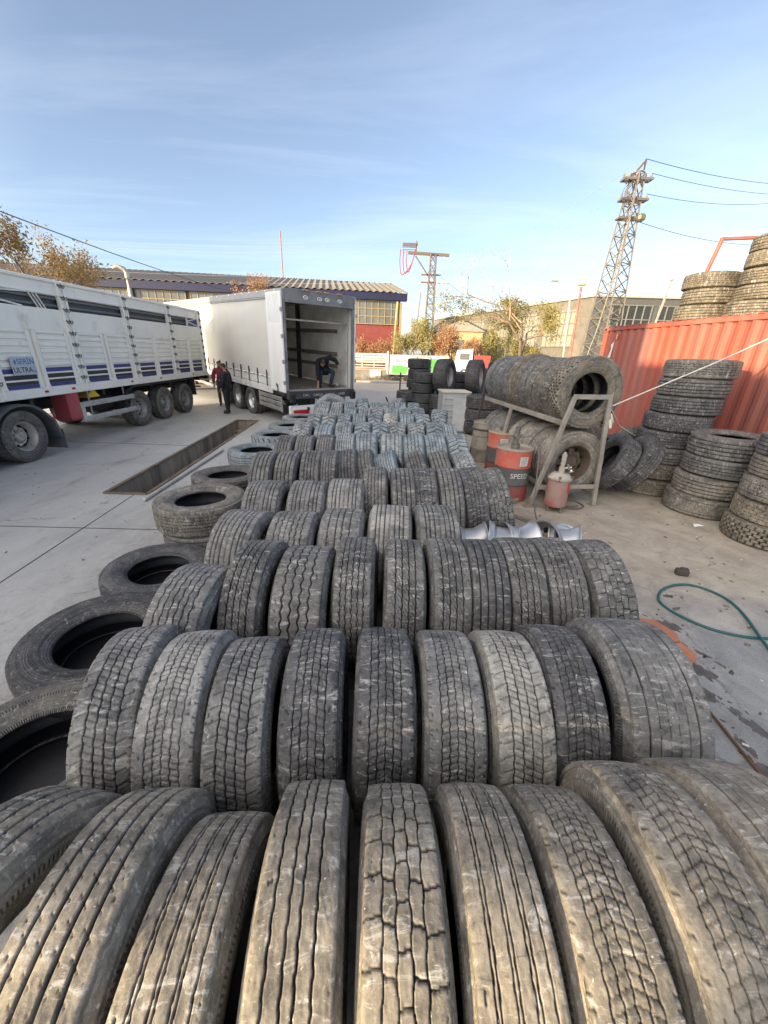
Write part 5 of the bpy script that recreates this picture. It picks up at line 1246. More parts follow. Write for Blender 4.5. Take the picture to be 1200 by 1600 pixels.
for k in range(4):
    t = k * PI / 2 + .4; c_, s0 = math.cos(t) * .14, math.sin(t) * .14
    w0 = MB().cyl((c_, s0 - .012, .03), (c_, s0 + .012, .03), .03, 12).box((c_, s0, .072), (.035, .04, .04), .006).build('castor', PMP, gp)
hs = [(2.86, 5.9, .02), (3.1, 5.8, .02), (3.3, 5.95, .02), (3.22, 6.2, .02), (2.95, 6.22, .02), (2.82, 6.05, .02), (3.0, 5.88, .03), (3.2, 5.92, .03)]
tag(MB().tube(spline(hs), .01, 6).build('grease_hose', pm('dusty hose', (.14, .12, .1), .7, bmp=0), smooth=50), 'coiled dusty grease hose lying under the rack front bar', 'hose')

# ------------------------------------------------------------------ crate-like pale cabinet, three-high stack, the black pile
cab = empty('metal_cabinet', (2.05, 12.35, 0), (0, 0, R(4)), 'pale wrapped metal cabinet between the chalky tyres and black pile', 'cabinet')
CBM = pm('pale cabinet sheet', (.47, .49, .49), .4, .3, var=.12, dirt=(.32, .33, .33), damt=.4, streak=True, bmp=.05)
m = MB().box((0, 0, .6), (.82, .8, 1.18), .015)
for k in range(6): m.box((0, -.41, .18 + .17 * k), (.78, .015, .05), .006)
m.build('body', CBM, cab); MB().box((0, 0, 1.21), (.88, .86, .05), .012).build('top', pm('dusty cabinet top', (.5, .46, .39), .6), cab)
MB().box((.16, -.425, .55), (.5, .012, .95), .004).build('wrap', pm('glossy wrap', (.55, .57, .57), .2, .1, bmp=0), cab)
GB = 'black tyres of the pile across the yard'
BK2 = (.05, .051, .055)
z = 0
for k, (pat, W) in enumerate(((s_, .36), (a, .36), (a, .37))):
    tyre((2.9, 12.0, z + .06), pat, W, .54, (0, 0, rnd.uniform(0, 6)), True, (BK2, (.06, .06, .06), (.05, .05, .05))[k], .6, 1, f'dark tyre, {("criss-cross lowest one", "middle one", "topmost")[k]} of the three-high stack beside the pale cabinet', GB); z += W
def bstack(x, y, n, nm, W=.29, rad=.5, z0=0.):
    for k in range(n):
        pos = 'lowest' if k == 0 else ('topmost' if k == n - 1 else ORD[k + 1] + ' from the ground')
        tyre((x + rnd.uniform(-.03, .03), y + rnd.uniform(-.03, .03), z0 + k * W), 'straight ribbed', W, rad, (0, 0, rnd.uniform(0, 6)), True, BK2, .25, 2, f'black tyre, {pos} in {nm}', GB, one=True)
bstack(.72, 14.3, 3, 'the short stack at the pile edge', .34, .42)
bstack(1.15, 15.2, 6, 'the taller stack behind the pile edge', .345, .42)
bstack(1.27, 14.0, 5, 'the stack left of the upright tyres', .33, .42)
bstack(1.98, 13.75, 2, 'the upright tyre base by the cabinet', .5, .52)
bstack(2.55, 15.0, 5, 'the stack between two upright tyres', .33, .5)
bstack(3.05, 13.7, 2, 'the upright tyre base by the rack', .5, .52)
bstack(3.9, 14.6, 5, 'the pile stack behind the rack', .36, .52)
for (x, y, z, yw, lab) in ((1.93, 13.62, 1.0, -30, 'wide black tyre on a grey wheel standing on the black pile, nearer the cabinet'), (2.95, 13.6, 1.0, -26, 'wide black tyre on a grey wheel standing on the black pile, nearer the rack')):
    t_ = tyre((x, y, z), 'fine-grooved wide', .47, .56, (0, R(-4), R(yw)), False, (.05, .05, .052), .3, 1, lab, GB, spin=0.)
    for mb, nm2, mt in ((rim_mb(.314, .34), 'rim', STEELG), (disc_mb(.314, .34, .1), 'wheel_disc', STEELG), (hole_mb(.314, .34, .1), 'hand_hole_shade', HOLE_SHADE)):
        o = mb.build(nm2, mt, t_, 35); o.location = (0, 0, .56); o.rotation_euler = (0, 0, PI)
tag(MB().bar((.42, 14.6, 0), (.45, 14.6, 1.6), .05, .05).bar((.36, 14.6, .3), (.3, 14.1, .02), .03, .03).build('iron_post', BLKM), 'thin black iron post standing left of the black tyre pile', 'post')
tag(MB().tube(spline([(-.05, 12.6, .03), (.0, 12.5, .5), (.2, 12.55, .62), (.4, 12.5, .45), (.7, 12.6, .6), (.95, 12.5, .35), (1.0, 12.5, .03)]), .03, 6).tube([(.05, 12.55, .03), (.02, 12.6, .8), (-.05, 12.6, .95)], .025, 6).build('scrap_iron', BLKM, smooth=40), 'bent black scrap bars sticking up behind the chalky rows', 'scrap')
# ------------------------------------------------------------------ the workshop that shades the yard (behind the camera, to the left)
wk = empty('workshop', (-16, -11, 0), label='tall plain workshop out of view, with an added sun gap, beside the yard', cat='workshop')
WKM = pm('workshop render', (.42, .40, .36), .85, bmp=.1)
XE, XW, YN, YS, HH = -16., -22., 5.35, -11.25, 8.35
def wkb(mb, n, mat): return loc_(mb.build(n, mat), wk)
wkb(MB().box(((XE + XW) / 2, (YN + YS) / 2, HH / 2), (XE - XW, YN - YS, HH)), 'wall', WKM)
wkb(MB().box(((XE + XW) / 2, (YN + YS) / 2, HH + .03), (XE - XW + .02, YN - YS + .02, .06)), 'roof', GRYR)
for k in range(4): wkb(MB().box((XE + .03, YS + 2.4 + 4 * k, 2.2), (.1, 2.6, 3.2), .02), 'window', GLASS)
wkb(MB().box((XE - .5, -6.6, HH + .85), (.9, .95, 1.7), .02), 'shade_block', WKM)  # unseen block added to cast a band of shade on the container
gw = MB().prism([(-11.25, 5.22), (-11.25, HH), (-12.87, HH), (-12.87, 5.80)], .35, Matrix(((0, 0, 1, XE - .35), (1, 0, 0, 0), (0, 1, 0, 0), (0, 0, 0, 1)))).box((XE - .175, -22.87, HH / 2), (.35, 20, HH))  # unseen added wall, its sloped gap lets sun onto the nearest row
wkb(gw, 'sun_gap_wall', WKM)
# ------------------------------------------------------------------ pylons, lamps and wires
GALV = pm('weathered galvanised', (.17, .155, .135), .55, .4, dirt=(.2, .13, .08), damt=.35, bmp=0)
RUST = pm('rusty lattice', (.15, .11, .09), .6, .4, bmp=0)
INS = pm('brown insulator', (.25, .2, .16), .35, bmp=0)
WIREM = pm('dark wire', (.06, .06, .065), .6, bmp=0); WIREP = pm('pale wire', (.3, .3, .32), .5, bmp=0)
def lattice(name_obj, x, y, h, wb, wt, mat, rz, n, th, base=0.):
    def leg(k, f):
        w = (wb + (wt - wb) * f) / 2; sx, sy = ((-1, -1), (1, -1), (1, 1), (-1, 1))[k % 4]
        return Matrix.Rotation(rz, 3, 'Z') @ Vector((sx * w, sy * w, base + (h - base) * f))
    for k in range(4):
        MB().bar(leg(k, 0), leg(k, 1), th, th).build('leg', mat, name_obj)
    m = MB()
    for i in range(n):
        f0, f1 = i / n, (i + 1) / n
        for k in range(4):
            m.bar(leg(k, f0), leg(k + 1, f1), th * .55, th * .55); m.bar(leg(k + 1, f0), leg(k, f1), th * .55, th * .55)
            if i % 2 == 0: m.bar(leg(k, f1), leg(k + 1, f1), th * .6, th * .6)
    m.build('bracing', mat, name_obj)
p2 = empty('lattice_pylon', (11.0, 22, 0), label='tall grey lattice pylon with three crossarms behind the red container', cat='pylon')
lattice(p2, 0, 0, 10.0, 1.5, .38, GALV, R(28), 17, .06)
for (z, xl, xr) in ((9.75, -.62, .62), (9.0, -.55, .62), (8.3, -.48, .58)):
    ca = MB().bar((xl, -.18, z), (xr, -.18, z), .07, .09).bar((xl, .18, z), (xr, .18, z), .07, .09).bar((xl, -.22, z), (xl, .22, z), .06, .08).bar((xr, -.22, z), (xr, .22, z), .06, .08).build('crossarm', GALV, p2)
    for x in ((xl, xl + .28, xr - .26, xr) if z > 8.5 else (xr - .2, xr)):
        MB().lathe([(0, 0), (.03, .0), (.05, .03), (.03, .06), (.05, .09), (.03, .12), (.04, .16), (0, .19)], 10, Matrix.Translation((x, 0, z + .06))).build('insulator', INS, ca)
MB().bar((-.45, 0, 9.6), (.22, 0, 10.45), .07, .07).bar((.22, 0, 10.1), (.22, 0, 10.5), .06, .06).build('top_bracket', RUST, p2)
MB().box((.45, -.25, 8.28), (.34, .34, .3), .08).build('junction_box', GALV, p2)
for q in range(4):
    x = -.3 + .1 * q; MB().tube(spline([(x, -.3, 9.6), (x - .35, -.35, 9.3), (x - .3, -.3, 8.9), (x - .1, -.25, 8.75)]), .012, 5).build('jumper_cable', WIREM, p2)
MB().tube(spline([(-.62, -.75, .3), (-.85, -.7, 2.2), (-.6, -.6, 3.6), (-.25, -.4, 6), (-.1, -.3, 8.4)]), .03, 6).build('down_cable', GALV, p2)
p1 = empty('lattice_pylon', (4.95, 54, 0), label='smaller rusty lattice pylon with a one-sided top arm and looped cables', cat='pylon')
lattice(p1, 0, 0, 13.0, 1.25, .62, RUST, 0, 15, .11)
MB().bar((-3.0, 0, 13.1), (1.9, 0, 12.95), .22, .3).bar((-2.1, 0, 12.8), (-.3, 0, 10.6), .14, .14).build('crossarm', RUST, p1)
tf = MB()
for k in range(4): tf.bar((-3.7 + .0 * k, -.7 + .45 * k, 13.9 + .0 * k), (-2.0, -.7 + .45 * k, 13.9), .07, .07)
for z in (13.4, 13.65): tf.bar((-3.7, 0, z), (-2.1, 0, z), .06, .06)
tf.bar((-2.0, -.8, 13.9), (-2.0, .8, 13.9), .1, .1).bar((-2.05, 0, 13.1), (-2.05, 0, 14.3), .12, .12); tf.build('insulator_frame', RUST, p1)
for k in range(3):
    x = -2.6 - .38 * k; MB().tube(spline([(-2.2 + .05 * k, 0, 13.5), (-2.45 - .1 * k, -.2, 12.2 - .2 * k), (x - .3, -.2, 11.1 - .15 * k), (x - .6, -.1, 12.1), (x - .55, 0, 13.4)]), .06, 6).build('looped_cable', pm('maroon cable', (.28, .07, .08), .5, bmp=0), p1)
for z in (10.9, 10.1): MB().bar((-1.3, 0, z), (1.1, 0, z), .14, .16).build('small_arm', RUST, p1)
MB().bar((.5, -.3, 10.05), (1.3, -.4, 10.15), .12, .12).box((1.7, -.4, 10.1), (.8, .4, .2), .06).build('lamp', pm('pale lamp head', (.55, .55, .52), .5), p1)
tag(MB().tube([(2.9, 53.2, 0), (3.55, 53.2, 9.0)], .17, 8).build('concrete_pole', pm('pale concrete pole', (.46, .42, .36), .8), smooth=50), 'pale plain pole standing beside the rusty pylon', 'pole')
def wire(P, r, label, mat=WIREM, sag=.3, n=18):
    m = MB()
    for (p, q) in P:
        p, q = Vector(p), Vector(q)
        m.tube([p.lerp(q, i / n) - Vector((0, 0, sag * 4 * (i / n) * (1 - i / n))) for i in range(n + 1)], r * .62, 5)
    return tag(m.build('overhead_wire', mat, smooth=60), label, 'wire')
wire([((11.22, 22, 10.5), (20.6, 26.3, 11.2))], .02, 'topmost dark wire running right from the grey pylon tip', sag=.12)
wire([((11.62, 22, 10.0), (20.8, 26.3, 10.75))], .018, 'second dark wire running right from the grey pylon', sag=.12)
wire([((11.6, 22, 9.25), (20.9, 26.2, 10.35))], .018, 'third dark wire running right from the grey pylon', sag=.2)
wire([((11.5, 22, 8.2), (20.8, 26.2, 8.4))], .02, 'lowest dark wire running right from the grey pylon', sag=.2)
wire([((10.4, 22, 10.0), (6.6, 54, 12.95))], .014, 'upper faint wire from the grey pylon down to the rusty pylon', WIREP, .9)
wire([((10.45, 22, 9.2), (6.0, 54, 12.9))], .014, 'middle faint wire from the grey pylon to the rusty pylon', WIREP, 1.3)
wire([((10.5, 22, 8.45), (5.6, 54, 11.0))], .014, 'lower faint wire from the grey pylon to the rusty pylon', WIREP, 1.2)
wire([((-13.0, 15.2, 6.2), (-17.6, 56, 8.3))], .035, 'thick dark cable sloping down over the livestock trailer to the factory', sag=.35)
for k, (z0, z1, nm) in enumerate(((13.9, 13.9, 'highest'), (13.4, 13.3, 'second'), (10.9, 10.9, 'third'), (10.3, 10.1, 'lowest'))):
    w0 = wire([((-48, 58 + k, z0 + .6), (1.3 if k < 2 else 3.7, 54, z1))], .022, f'{nm} faint wire running left from the rusty pylon above the factory', WIREP, .6)
wire([((6.05, 54, 10.7), (17.5, 58, 7.0))], .03, 'dark wire sagging right from the rusty pylon into the trees', sag=.8)
# street lamps
sl = empty('street_lamp', (13.6, 32, 0), label='slim pale street lamp with a bent arm before the grey hall', cat='street lamp')
MB().tube([(0, 0, 0), (-.55, 0, 6.7), (-.8, 0, 7.02), (-1.7, 0, 7.25)], .06, 8).build('pole', pm('pale lamp pole', (.46, .47, .42), .5), sl, 50)
MB().box((-1.85, 0, 7.26), (.6, .2, .09), .03).build('lamp_head', GRYR, sl)
fl = empty('flood_light', (13.6, 31, 0), label='square floodlight on a red and grey lattice pole by the hall', cat='floodlight')
m = MB()
for k in range(3):
    t = k * 2 * PI / 3; m.tube([(.1 * math.cos(t), .1 * math.sin(t), 0), (-.3 + .07 * math.cos(t), .07 * math.sin(t), 6.8)], .03, 6)
for k in range(22): m.tube([(-.3 * k / 22 + .09 * math.cos(k * 2.1), .09 * math.sin(k * 2.1), 6.8 * k / 22), (-.3 * (k + 1) / 22 + .09 * math.cos((k + 1) * 2.1), .09 * math.sin((k + 1) * 2.1), 6.8 * (k + 1) / 22)], .015, 4)
m.build('pole', pm('red lattice pole', (.38, .13, .1), .6, dirt=(.4, .36, .32), damt=.4), fl)
m = MB().box((0, 0, 0), (.5, .26, .62), .04); o = m.build('lamp_head', pm('floodlight casing', (.5, .42, .26), .5), fl, loc=(-.32, -.1, 7.15)); o.rotation_euler = (R(-20), 0, R(-25))
MB().box((0, -.14, 0), (.4, .02, .5)).build('lens', pm('lamp lens', (.6, .55, .42), .2, bmp=0), o)
tag(MB().bar((19.4, 32, 2), (20.1, 32, 7.5), .11, .11).box((20.1, 32, 7.55), (.3, .2, .1), .02).build('thin_post', pm('grey post', (.3, .28, .27), .6)), 'thin grey leaning post before the hall windows above the red container', 'post')

# ------------------------------------------------------------------ trees
BARK = pm('bark', (.15, .115, .085), .9, var=.3, bmp=.4)
TWIG = pm('twigs', (.36, .26, .18), .9, var=.3, bmp=0)
def leafmat(name, c1, c2):
    m, nt, b = new_mat(name); oi = node(nt, 'ShaderNodeObjectInfo'); tc = node(nt, 'ShaderNodeTexCoord')
    n = noise(nt, tc.outputs['Object'], 1.3, 3); n2 = noise(nt, tc.outputs['Object'], 9., 2)
    c = mixc(nt, ramp(nt, n, .35, .65), c1, c2); c = mixc(nt, ramp(nt, n2, .3, .7, .0, .45), c, (c1[0] * .5, c1[1] * .5, c1[2] * .5))
    nt.links.new(c, b.inputs['Base Color']); b.inputs['Roughness'].default_value = .7
    b.inputs['Subsurface Weight'].default_value = 0
    tr_ = node(nt, 'ShaderNodeBsdfTranslucent'); nt.links.new(c, tr_.inputs['Color'])
    mx = node(nt, 'ShaderNodeMixShader'); mx.inputs[0].default_value = .35
    out = [q for q in nt.nodes if q.type == 'OUTPUT_MATERIAL'][0]
    nt.links.new(b.outputs[0], mx.inputs[1]); nt.links.new(tr_.outputs[0], mx.inputs[2]); nt.links.new(mx.outputs[0], out.inputs[0])
    return m
def tree(name, loc, h, label, seed, spread=.5, levels=5, trunk_r=.13, leaf=None, nleaf=14, lsize=.12, lstart=3, trunk_len=.28, droop=0., bias=(0, 0, 0), leafprob=lambda p, q: True, group=None, nb=3, cat='tree', barkmat=None):
    q = random.Random(seed); br = MB(); tw = MB(); lf = MB(); tips = []
    def grow(p, d, L, r, lev):
        n = 4; pts = [p]; dd = d.copy()
        for i in range(n):
            dd = (dd + Vector((q.uniform(-1, 1), q.uniform(-1, 1), q.uniform(-.6, 1) - droop * lev * .2)) * .14 + Vector(bias) * .04).normalized()
            pts.append(pts[-1] + dd * L / n)
        (br if lev < 2 else tw).tube(pts, r, 6 if lev < 2 else 4, lev == 0, [r * (1 - .45 * i / n) for i in range(n + 1)])
        if lev >= lstart:
            for p2_ in pts[1:]: tips.append((p2_, lev))
        if lev >= levels: return
        k = nb if lev < levels - 1 else nb + 1
        for i in range(k):
            f = 1. if i == 0 else q.uniform(.45, 1.)
            b0 = pts[0].lerp(pts[-1], f) if f < 1 else pts[-1]
            j = min(int(f * n), n); b0 = pts[j]
            ax = Vector((q.uniform(-1, 1), q.uniform(-1, 1), q.uniform(-1, 1))).cross(dd).normalized()
            nd = (Matrix.Rotation(q.uniform(.3, 1.) * spread * 1.5, 3, ax) @ dd); nd = (nd + Vector((0, 0, .12))).normalized()
            grow(b0, nd, L * q.uniform(.58, .82), r * .52, lev + 1)
    root = empty(name, loc, (0, 0, 0), label, cat, group)
    grow(Vector((0, 0, 0)), Vector((0, 0, 1)), h * trunk_len, trunk_r, 0)
    bo = br.build('trunk', barkmat or BARK, root, 60); tw.build('branches', TWIG, root)
    if leaf:
        for (p, lev) in tips:
            if not leafprob(p, q): continue
            for _ in range(nleaf):
                c = p + Vector((q.gauss(0, 1), q.gauss(0, 1), q.gauss(0, 1))) * lsize * 2.4
                s = lsize * q.uniform(.5, 1.2)
                a1 = Vector((q.uniform(-1, 1), q.uniform(-1, 1), q.uniform(-1, 1))).normalized(); a2 = a1.cross(Vector((q.uniform(-1, 1), q.uniform(-1, 1), q.uniform(-1, 1)))).normalized()
                o_ = len(lf.v); lf.v += [tuple(c - a1 * s), tuple(c + a2 * s * .5), tuple(c + a1 * s), tuple(c - a2 * s * .5)]; lf.f.append((o_, o_ + 1, o_ + 2, o_ + 3))
        me = bpy.data.meshes.new('crown'); me.from_pydata(lf.v, [], lf.f); link('crown', me, leaf, root)
    return root
OLIVE = leafmat('olive yellow leaves', (.28, .25, .07), (.46, .39, .13))
BRONZE = leafmat('bronze autumn leaves', (.24, .19, .09), (.40, .26, .10))
GRN2 = leafmat('green willow leaves', (.30, .28, .11), (.46, .40, .17))
RUSTL = leafmat('rusty dry leaves', (.42, .22, .12), (.5, .33, .17))
tree('autumn_tree', (-21.6, 26.5, 0), 9.2, 'bronze and yellow autumn tree behind the livestock trailer', 11, .42, 5, .2, BRONZE, 6, .10, 3, .4, leafprob=lambda p, q: q.random() < .75)
tree('autumn_tree', (-24.5, 27, 0), 8.0, 'second bronze tree at the picture edge behind the livestock trailer', 12, .62, 5, .2, BRONZE, 7, .12, 3, .33)
tree('half_bare_tree', (6.7, 21, 0), 9.6, 'half bare tree with olive yellow leaves behind the tyre rack', 29, .72, 5, .14, OLIVE, 10, .055, 3, .30, leafprob=lambda p, q: p.z < 4.9 and q.random() < .75, nb=3)
tree('half_bare_tree', (8.2, 23.5, 0), 5.6, 'smaller half bare tree right of the olive leaved one', 31, .75, 5, .11, OLIVE, 8, .055, 3, .28, leafprob=lambda p, q: p.z < 3.7 and q.random() < .6)
q0 = random.Random(8)
for k, (x, y, h, lm_, nm) in enumerate(((2.9, 55.5, 8.2, GRN2, 'green willowy tree right of the factory end'), (4.4, 57.5, 8.6, GRN2, 'dull green tree behind the pale pole'), (6.3, 55, 7.0, RUSTL, 'rust tinged bare tree right of the rusty pylon'), (7.9, 56, 7.6, RUSTL, 'twiggy rust coloured tree left of the tan house'),
        (9.6, 54, 6.2, RUSTL, 'low rusty shrub tree before the tan house'), (5.2, 58.5, 8.8, None, 'leafless grey tree behind the rusty pylon'), (12.5, 57, 6.5, GRN2, 'green shrub tree right of the tan house'))):
    tree('far_tree', (x, y - 6, 0), h * 1.15, nm, 40 + k, .6, 5, .15, lm_, 3 if lm_ is not RUSTL else 2, .11, 3, .22, nb=3, group='trees across the road')
for k, (x, y, h, nm) in enumerate(((-1.4, 57.6, 6.6, 'dry rusty sapling against the red wall, right one'), (-3.0, 57.8, 6.2, 'dry rusty sapling against the red wall, beside the trailer door'), (.4, 57.2, 5.4, 'dry rusty sapling by the corner of the red wall'))):
    tree('dry_sapling', (x, y, 0), h, nm, 60 + k, .6, 4, .06, RUSTL, 3, .12, 2, .25, group='saplings before the red wall', nb=3)
tree('dry_sapling', (-17.0, 56.2, 0), 9.2, 'tall thin yellow tree topping out over the curtain trailer roof', 66, .4, 5, .12, RUSTL, 3, .14, 4, .4)
# dry weeds along the verge
wd = MB(); q = random.Random(9)
for _ in range(900):
    x = q.uniform(-9, 9); y = q.uniform(34.3, 35.2); hgt = q.uniform(.1, .45); dx, dy = q.uniform(-.25, .25), q.uniform(-.2, .2)
    wd.add([(x - .03, y, 0), (x + .03, y, 0), (x + dx, y + dy, hgt)], [(0, 1, 2)])
me = bpy.data.meshes.new('weeds'); me.from_pydata(wd.v, [], wd.f); tag(link('weeds', me, pm('dry weeds', (.4, .3, .15), .9)), kind='stuff')
tag(MB().lathe([(0, .34), (.2, .28), (.34, .14), (.38, 0)], 12).build('rock', pm('pale rock', (.5, .42, .3), .9, bmp=.5), loc=(-2.0, 34.6, 0)), 'pale rounded rock on the verge before the low wall', 'rock')  # mottled pale ochre stone
# ------------------------------------------------------------------ people
def skin_mesh(name, J, E, mat, parent, root_i=0, sub=2):
    """J: {key: (x, y, z, r)}; E: edges by key; one continuous skinned surface, baked to a mesh"""
    keys = list(J); ix = {k: i for i, k in enumerate(keys)}
    me = bpy.data.meshes.new(name); me.from_pydata([J[k][:3] for k in keys], [(ix[a_], ix[b_]) for a_, b_ in E], [])
    o = bpy.data.objects.new(name, me); COL.objects.link(o)
    sk = o.modifiers.new('skin', 'SKIN'); sk.use_smooth_shade = True; sk.branch_smoothing = .4
    for i, k in enumerate(keys):
        r_ = J[k][3]; me.skin_vertices[0].data[i].radius = r_ if isinstance(r_, tuple) else (r_, r_)
        me.skin_vertices[0].data[i].use_root = (i == root_i)
    sb = o.modifiers.new('sub', 'SUBSURF'); sb.levels = sub; sb.render_levels = sub
    dg = bpy.context.evaluated_depsgraph_get(); dg.update()
    m2 = bpy.data.meshes.new_from_object(o.evaluated_get(dg)); bpy.data.objects.remove(o)
    m2.name = name; m2.materials.clear(); m2.polygons.foreach_set('use_smooth', [True] * len(m2.polygons))
    return link(name, m2, mat, parent)
def vec(t): return Vector(t[:3])
def person(loc, rz, P, label, jacket, trousers, shoe, hair, skin=(.33, .17, .11), cap=False, sleeve=1.0):
    root = empty('person', loc, (0, 0, rz), label, 'person')
    SK = pm('skin%s' % (skin,), skin, .55, var=.05, bmp=0)
    J = {k: ((*v[:3], v[3] * (.5 if k[:-1] in ('ankle', 'toe') else .72 if k[:-1] in ('shoulder', 'hip', 'knee', 'ankle', 'toe', 'elbow') or k in ('pelvis', 'spine', 'chest') else 1.)) if len(v) > 3 else tuple(v)) for k, v in P.items()}
    E = [('pelvis', 'spine'), ('spine', 'chest'), ('chest', 'neckbase'), ('neckbase', 'neck'), ('neck', 'head'), ('head', 'crown')]
    hd = vec(J['head']); up = (vec(J['crown']) - hd).normalized(); fwd = vec(J['face']) - hd; fwd = (fwd - up * fwd.dot(up)).normalized(); side = up.cross(fwd).normalized(); del J['face']
    for s_ in 'LR':
        E += [('chest', 'shoulder' + s_), ('shoulder' + s_, 'elbow' + s_), ('elbow' + s_, 'wrist' + s_), ('wrist' + s_, 'palm' + s_), ('pelvis', 'hip' + s_), ('hip' + s_, 'knee' + s_), ('knee' + s_, 'ankle' + s_), ('ankle' + s_, 'toe' + s_)]
        w, pl_ = vec(J['wrist' + s_]), vec(J['palm' + s_]); d = (pl_ - w).normalized()
        pn = Vector((0, -1, 0)) if abs(d.y) < .9 else Vector((0, 0, 1)); ac = d.cross(pn).normalized(); cl = ac.cross(d)
        for k, (o_, L) in enumerate(((-.027, .062), (-.009, .072), (.009, .068), (.027, .052))):
            a0 = pl_ + d * .035 + ac * o_; J[f'f{k}{s_}'] = (*a0, .0095); J[f'g{k}{s_}'] = (*(a0 + d * L * .55 + cl * .006), .0085); J[f'h{k}{s_}'] = (*(a0 + d * L * .92 + cl * .022), .007)
            E += [('palm' + s_, f'f{k}{s_}'), (f'f{k}{s_}', f'g{k}{s_}'), (f'g{k}{s_}', f'h{k}{s_}')]
        tm = pl_ - ac * .034 - d * .005; J['t' + s_] = (*tm, .011); J['u' + s_] = (*(tm - ac * .018 + d * .035 + cl * .012), .009)
        E += [('palm' + s_, 't' + s_), ('t' + s_, 'u' + s_)]
    # nose and chin give the head its face; ears at the sides
    J['nose'] = (*(hd + fwd * .088 - up * .012), .014); J['chin'] = (*(hd + fwd * .06 - up * .085), .026); E += [('head', 'nose'), ('head', 'chin')]
    for i, s_ in ((-1, 'L'), (1, 'R')): J['ear' + s_] = (*(hd + side * .082 * i - up * .01), .014); E += [('head', 'ear' + s_)]
    skin_mesh('body', J, E, SK, root)
    eye = MB()
    for i in (-1, 1):
        c = hd + fwd * .078 + side * .031 * i + up * .018
        MB().lathe([(0, -.011), (.008, -.007), (.011, 0), (.008, .007), (0, .011)], 8, Matrix.Translation(c)).build('eye', pm('dark eye', (.02, .015, .012), .3, bmp=0), root, 60)
    c = hd + fwd * .085 - up * .05
    MB().tube([c - side * .022, c + fwd * .004, c + side * .022], .005, 5).build('mouth', pm('lips', (.25, .09, .08), .5, bmp=0), root)
    # jacket: torso and sleeves as one garment with a collar
    def g(k, r): return (*P[k][:3], r)
    JK = {}; JE = []
    jr = {'pelvis': (.165, .15), 'spine': (.165, .15), 'chest': (.175, .155), 'neckbase': (.085, .085), 'neck': (.068, .068)}
    for k in ('pelvis', 'spine', 'chest', 'neckbase', 'neck'): JK[k] = (*P[k][:3], jr[k])
    JE += [('pelvis', 'spine'), ('spine', 'chest'), ('chest', 'neckbase'), ('neckbase', 'neck')]
    hm = vec(P['pelvis']) + (vec(P['pelvis']) - vec(P['spine'])).normalized() * .09; JK['hem'] = (*hm, (.18, .155)); JE.append(('hem', 'pelvis'))
    for s_ in 'LR':
        JK['s' + s_] = g('shoulder' + s_, .104); JK['e' + s_] = g('elbow' + s_, .076)
        wv = vec(P['elbow' + s_]).lerp(vec(P['wrist' + s_]), sleeve if s_ == 'L' or sleeve == 1 else sleeve); JK['w' + s_] = (*wv, .056)
        JE += [('chest', 's' + s_), ('s' + s_, 'e' + s_), ('e' + s_, 'w' + s_)]
    skin_mesh('jacket', JK, JE, jacket, root, 0, 2)
    TK = {'p': (*P['pelvis'][:3], (.155, .13))}; TE = []
    for s_ in 'LR':
        TK['h' + s_] = g('hip' + s_, .105); TK['k' + s_] = g('knee' + s_, .073); TK['a' + s_] = g('ankle' + s_, .058)
        md = vec(P['knee' + s_]).lerp(vec(P['ankle' + s_]), .45); TK['c' + s_] = (*md, .066)
        TE += [('p', 'h' + s_), ('h' + s_, 'k' + s_), ('k' + s_, 'c' + s_), ('c' + s_, 'a' + s_)]
    skin_mesh('trousers', TK, TE, trousers, root, 0, 2)
    for s_ in 'LR':
        an, to = vec(P['ankle' + s_]), vec(P['toe' + s_]); dr = (to - an); dr.z = 0; dr.normalize(); zb = to.z - .012
        hl = an - dr * .06
        skin_mesh('shoe', {'a': (*(an + Vector((0, 0, .03))), .058), 'h': (hl.x, hl.y, zb + .035, .05), 'm': (*(Vector((an.x, an.y, zb + .035)) + dr * .07), .052), 't': (to.x, to.y, zb + .03, .042)}, [('a', 'h'), ('h', 'm'), ('m', 't')], shoe, root, 0, 1)
    hm_ = MB(); V = []; n, k = 20, 8
    for i in range(n):
        az = 2 * PI * i / n; front = math.cos(az)                       # 1 = over the forehead, -1 = nape
        lim = R(92 - 34 * front) if abs(front) > .2 else R(84)
        for j in range(k + 1):
            ph = lim * j / k; rr = .096 if j < k else .088
            V.append(tuple(hd + up * .012 + (fwd * (math.cos(az) * 1.04) + side * (math.sin(az) * .9)) * math.sin(ph) * rr + up * (math.cos(ph) * .098)))
    F = [(i * (k + 1) + j, ((i + 1) % n) * (k + 1) + j, ((i + 1) % n) * (k + 1) + j + 1, i * (k + 1) + j + 1) for i in range(n) for j in range(k)]
    hm_.add(V, F); hm_.build('hair', hair, root, 70)
    return root
STAND = dict(pelvis=(0, 0, .96, .14), spine=(0, .01, 1.15, .13), chest=(0, .02, 1.36, .15), neckbase=(0, .015, 1.48, .075), neck=(0, .0, 1.54, .058), head=(0, -.015, 1.635, .088), crown=(0, -.005, 1.705, .06), face=(0, -.2, 1.635),
    shoulderL=(-.18, .02, 1.42, .066), elbowL=(-.245, .04, 1.14, .045), wristL=(-.25, -.05, .90, .03), palmL=(-.25, -.08, .83, .033), shoulderR=(.18, .02, 1.42, .066), elbowR=(.25, .03, 1.14, .045), wristR=(.24, -.05, .90, .03), palmR=(.24, -.08, .83, .033),
    hipL=(-.095, .0, .92, .09), kneeL=(-.11, -.015, .5, .06), ankleL=(-.11, .02, .1, .042), toeL=(-.14, -.16, .035, .03), hipR=(.095, .0, .92, .09), kneeR=(.105, -.01, .5, .06), ankleR=(.11, .03, .1, .042), toeR=(.14, -.15, .035, .03))
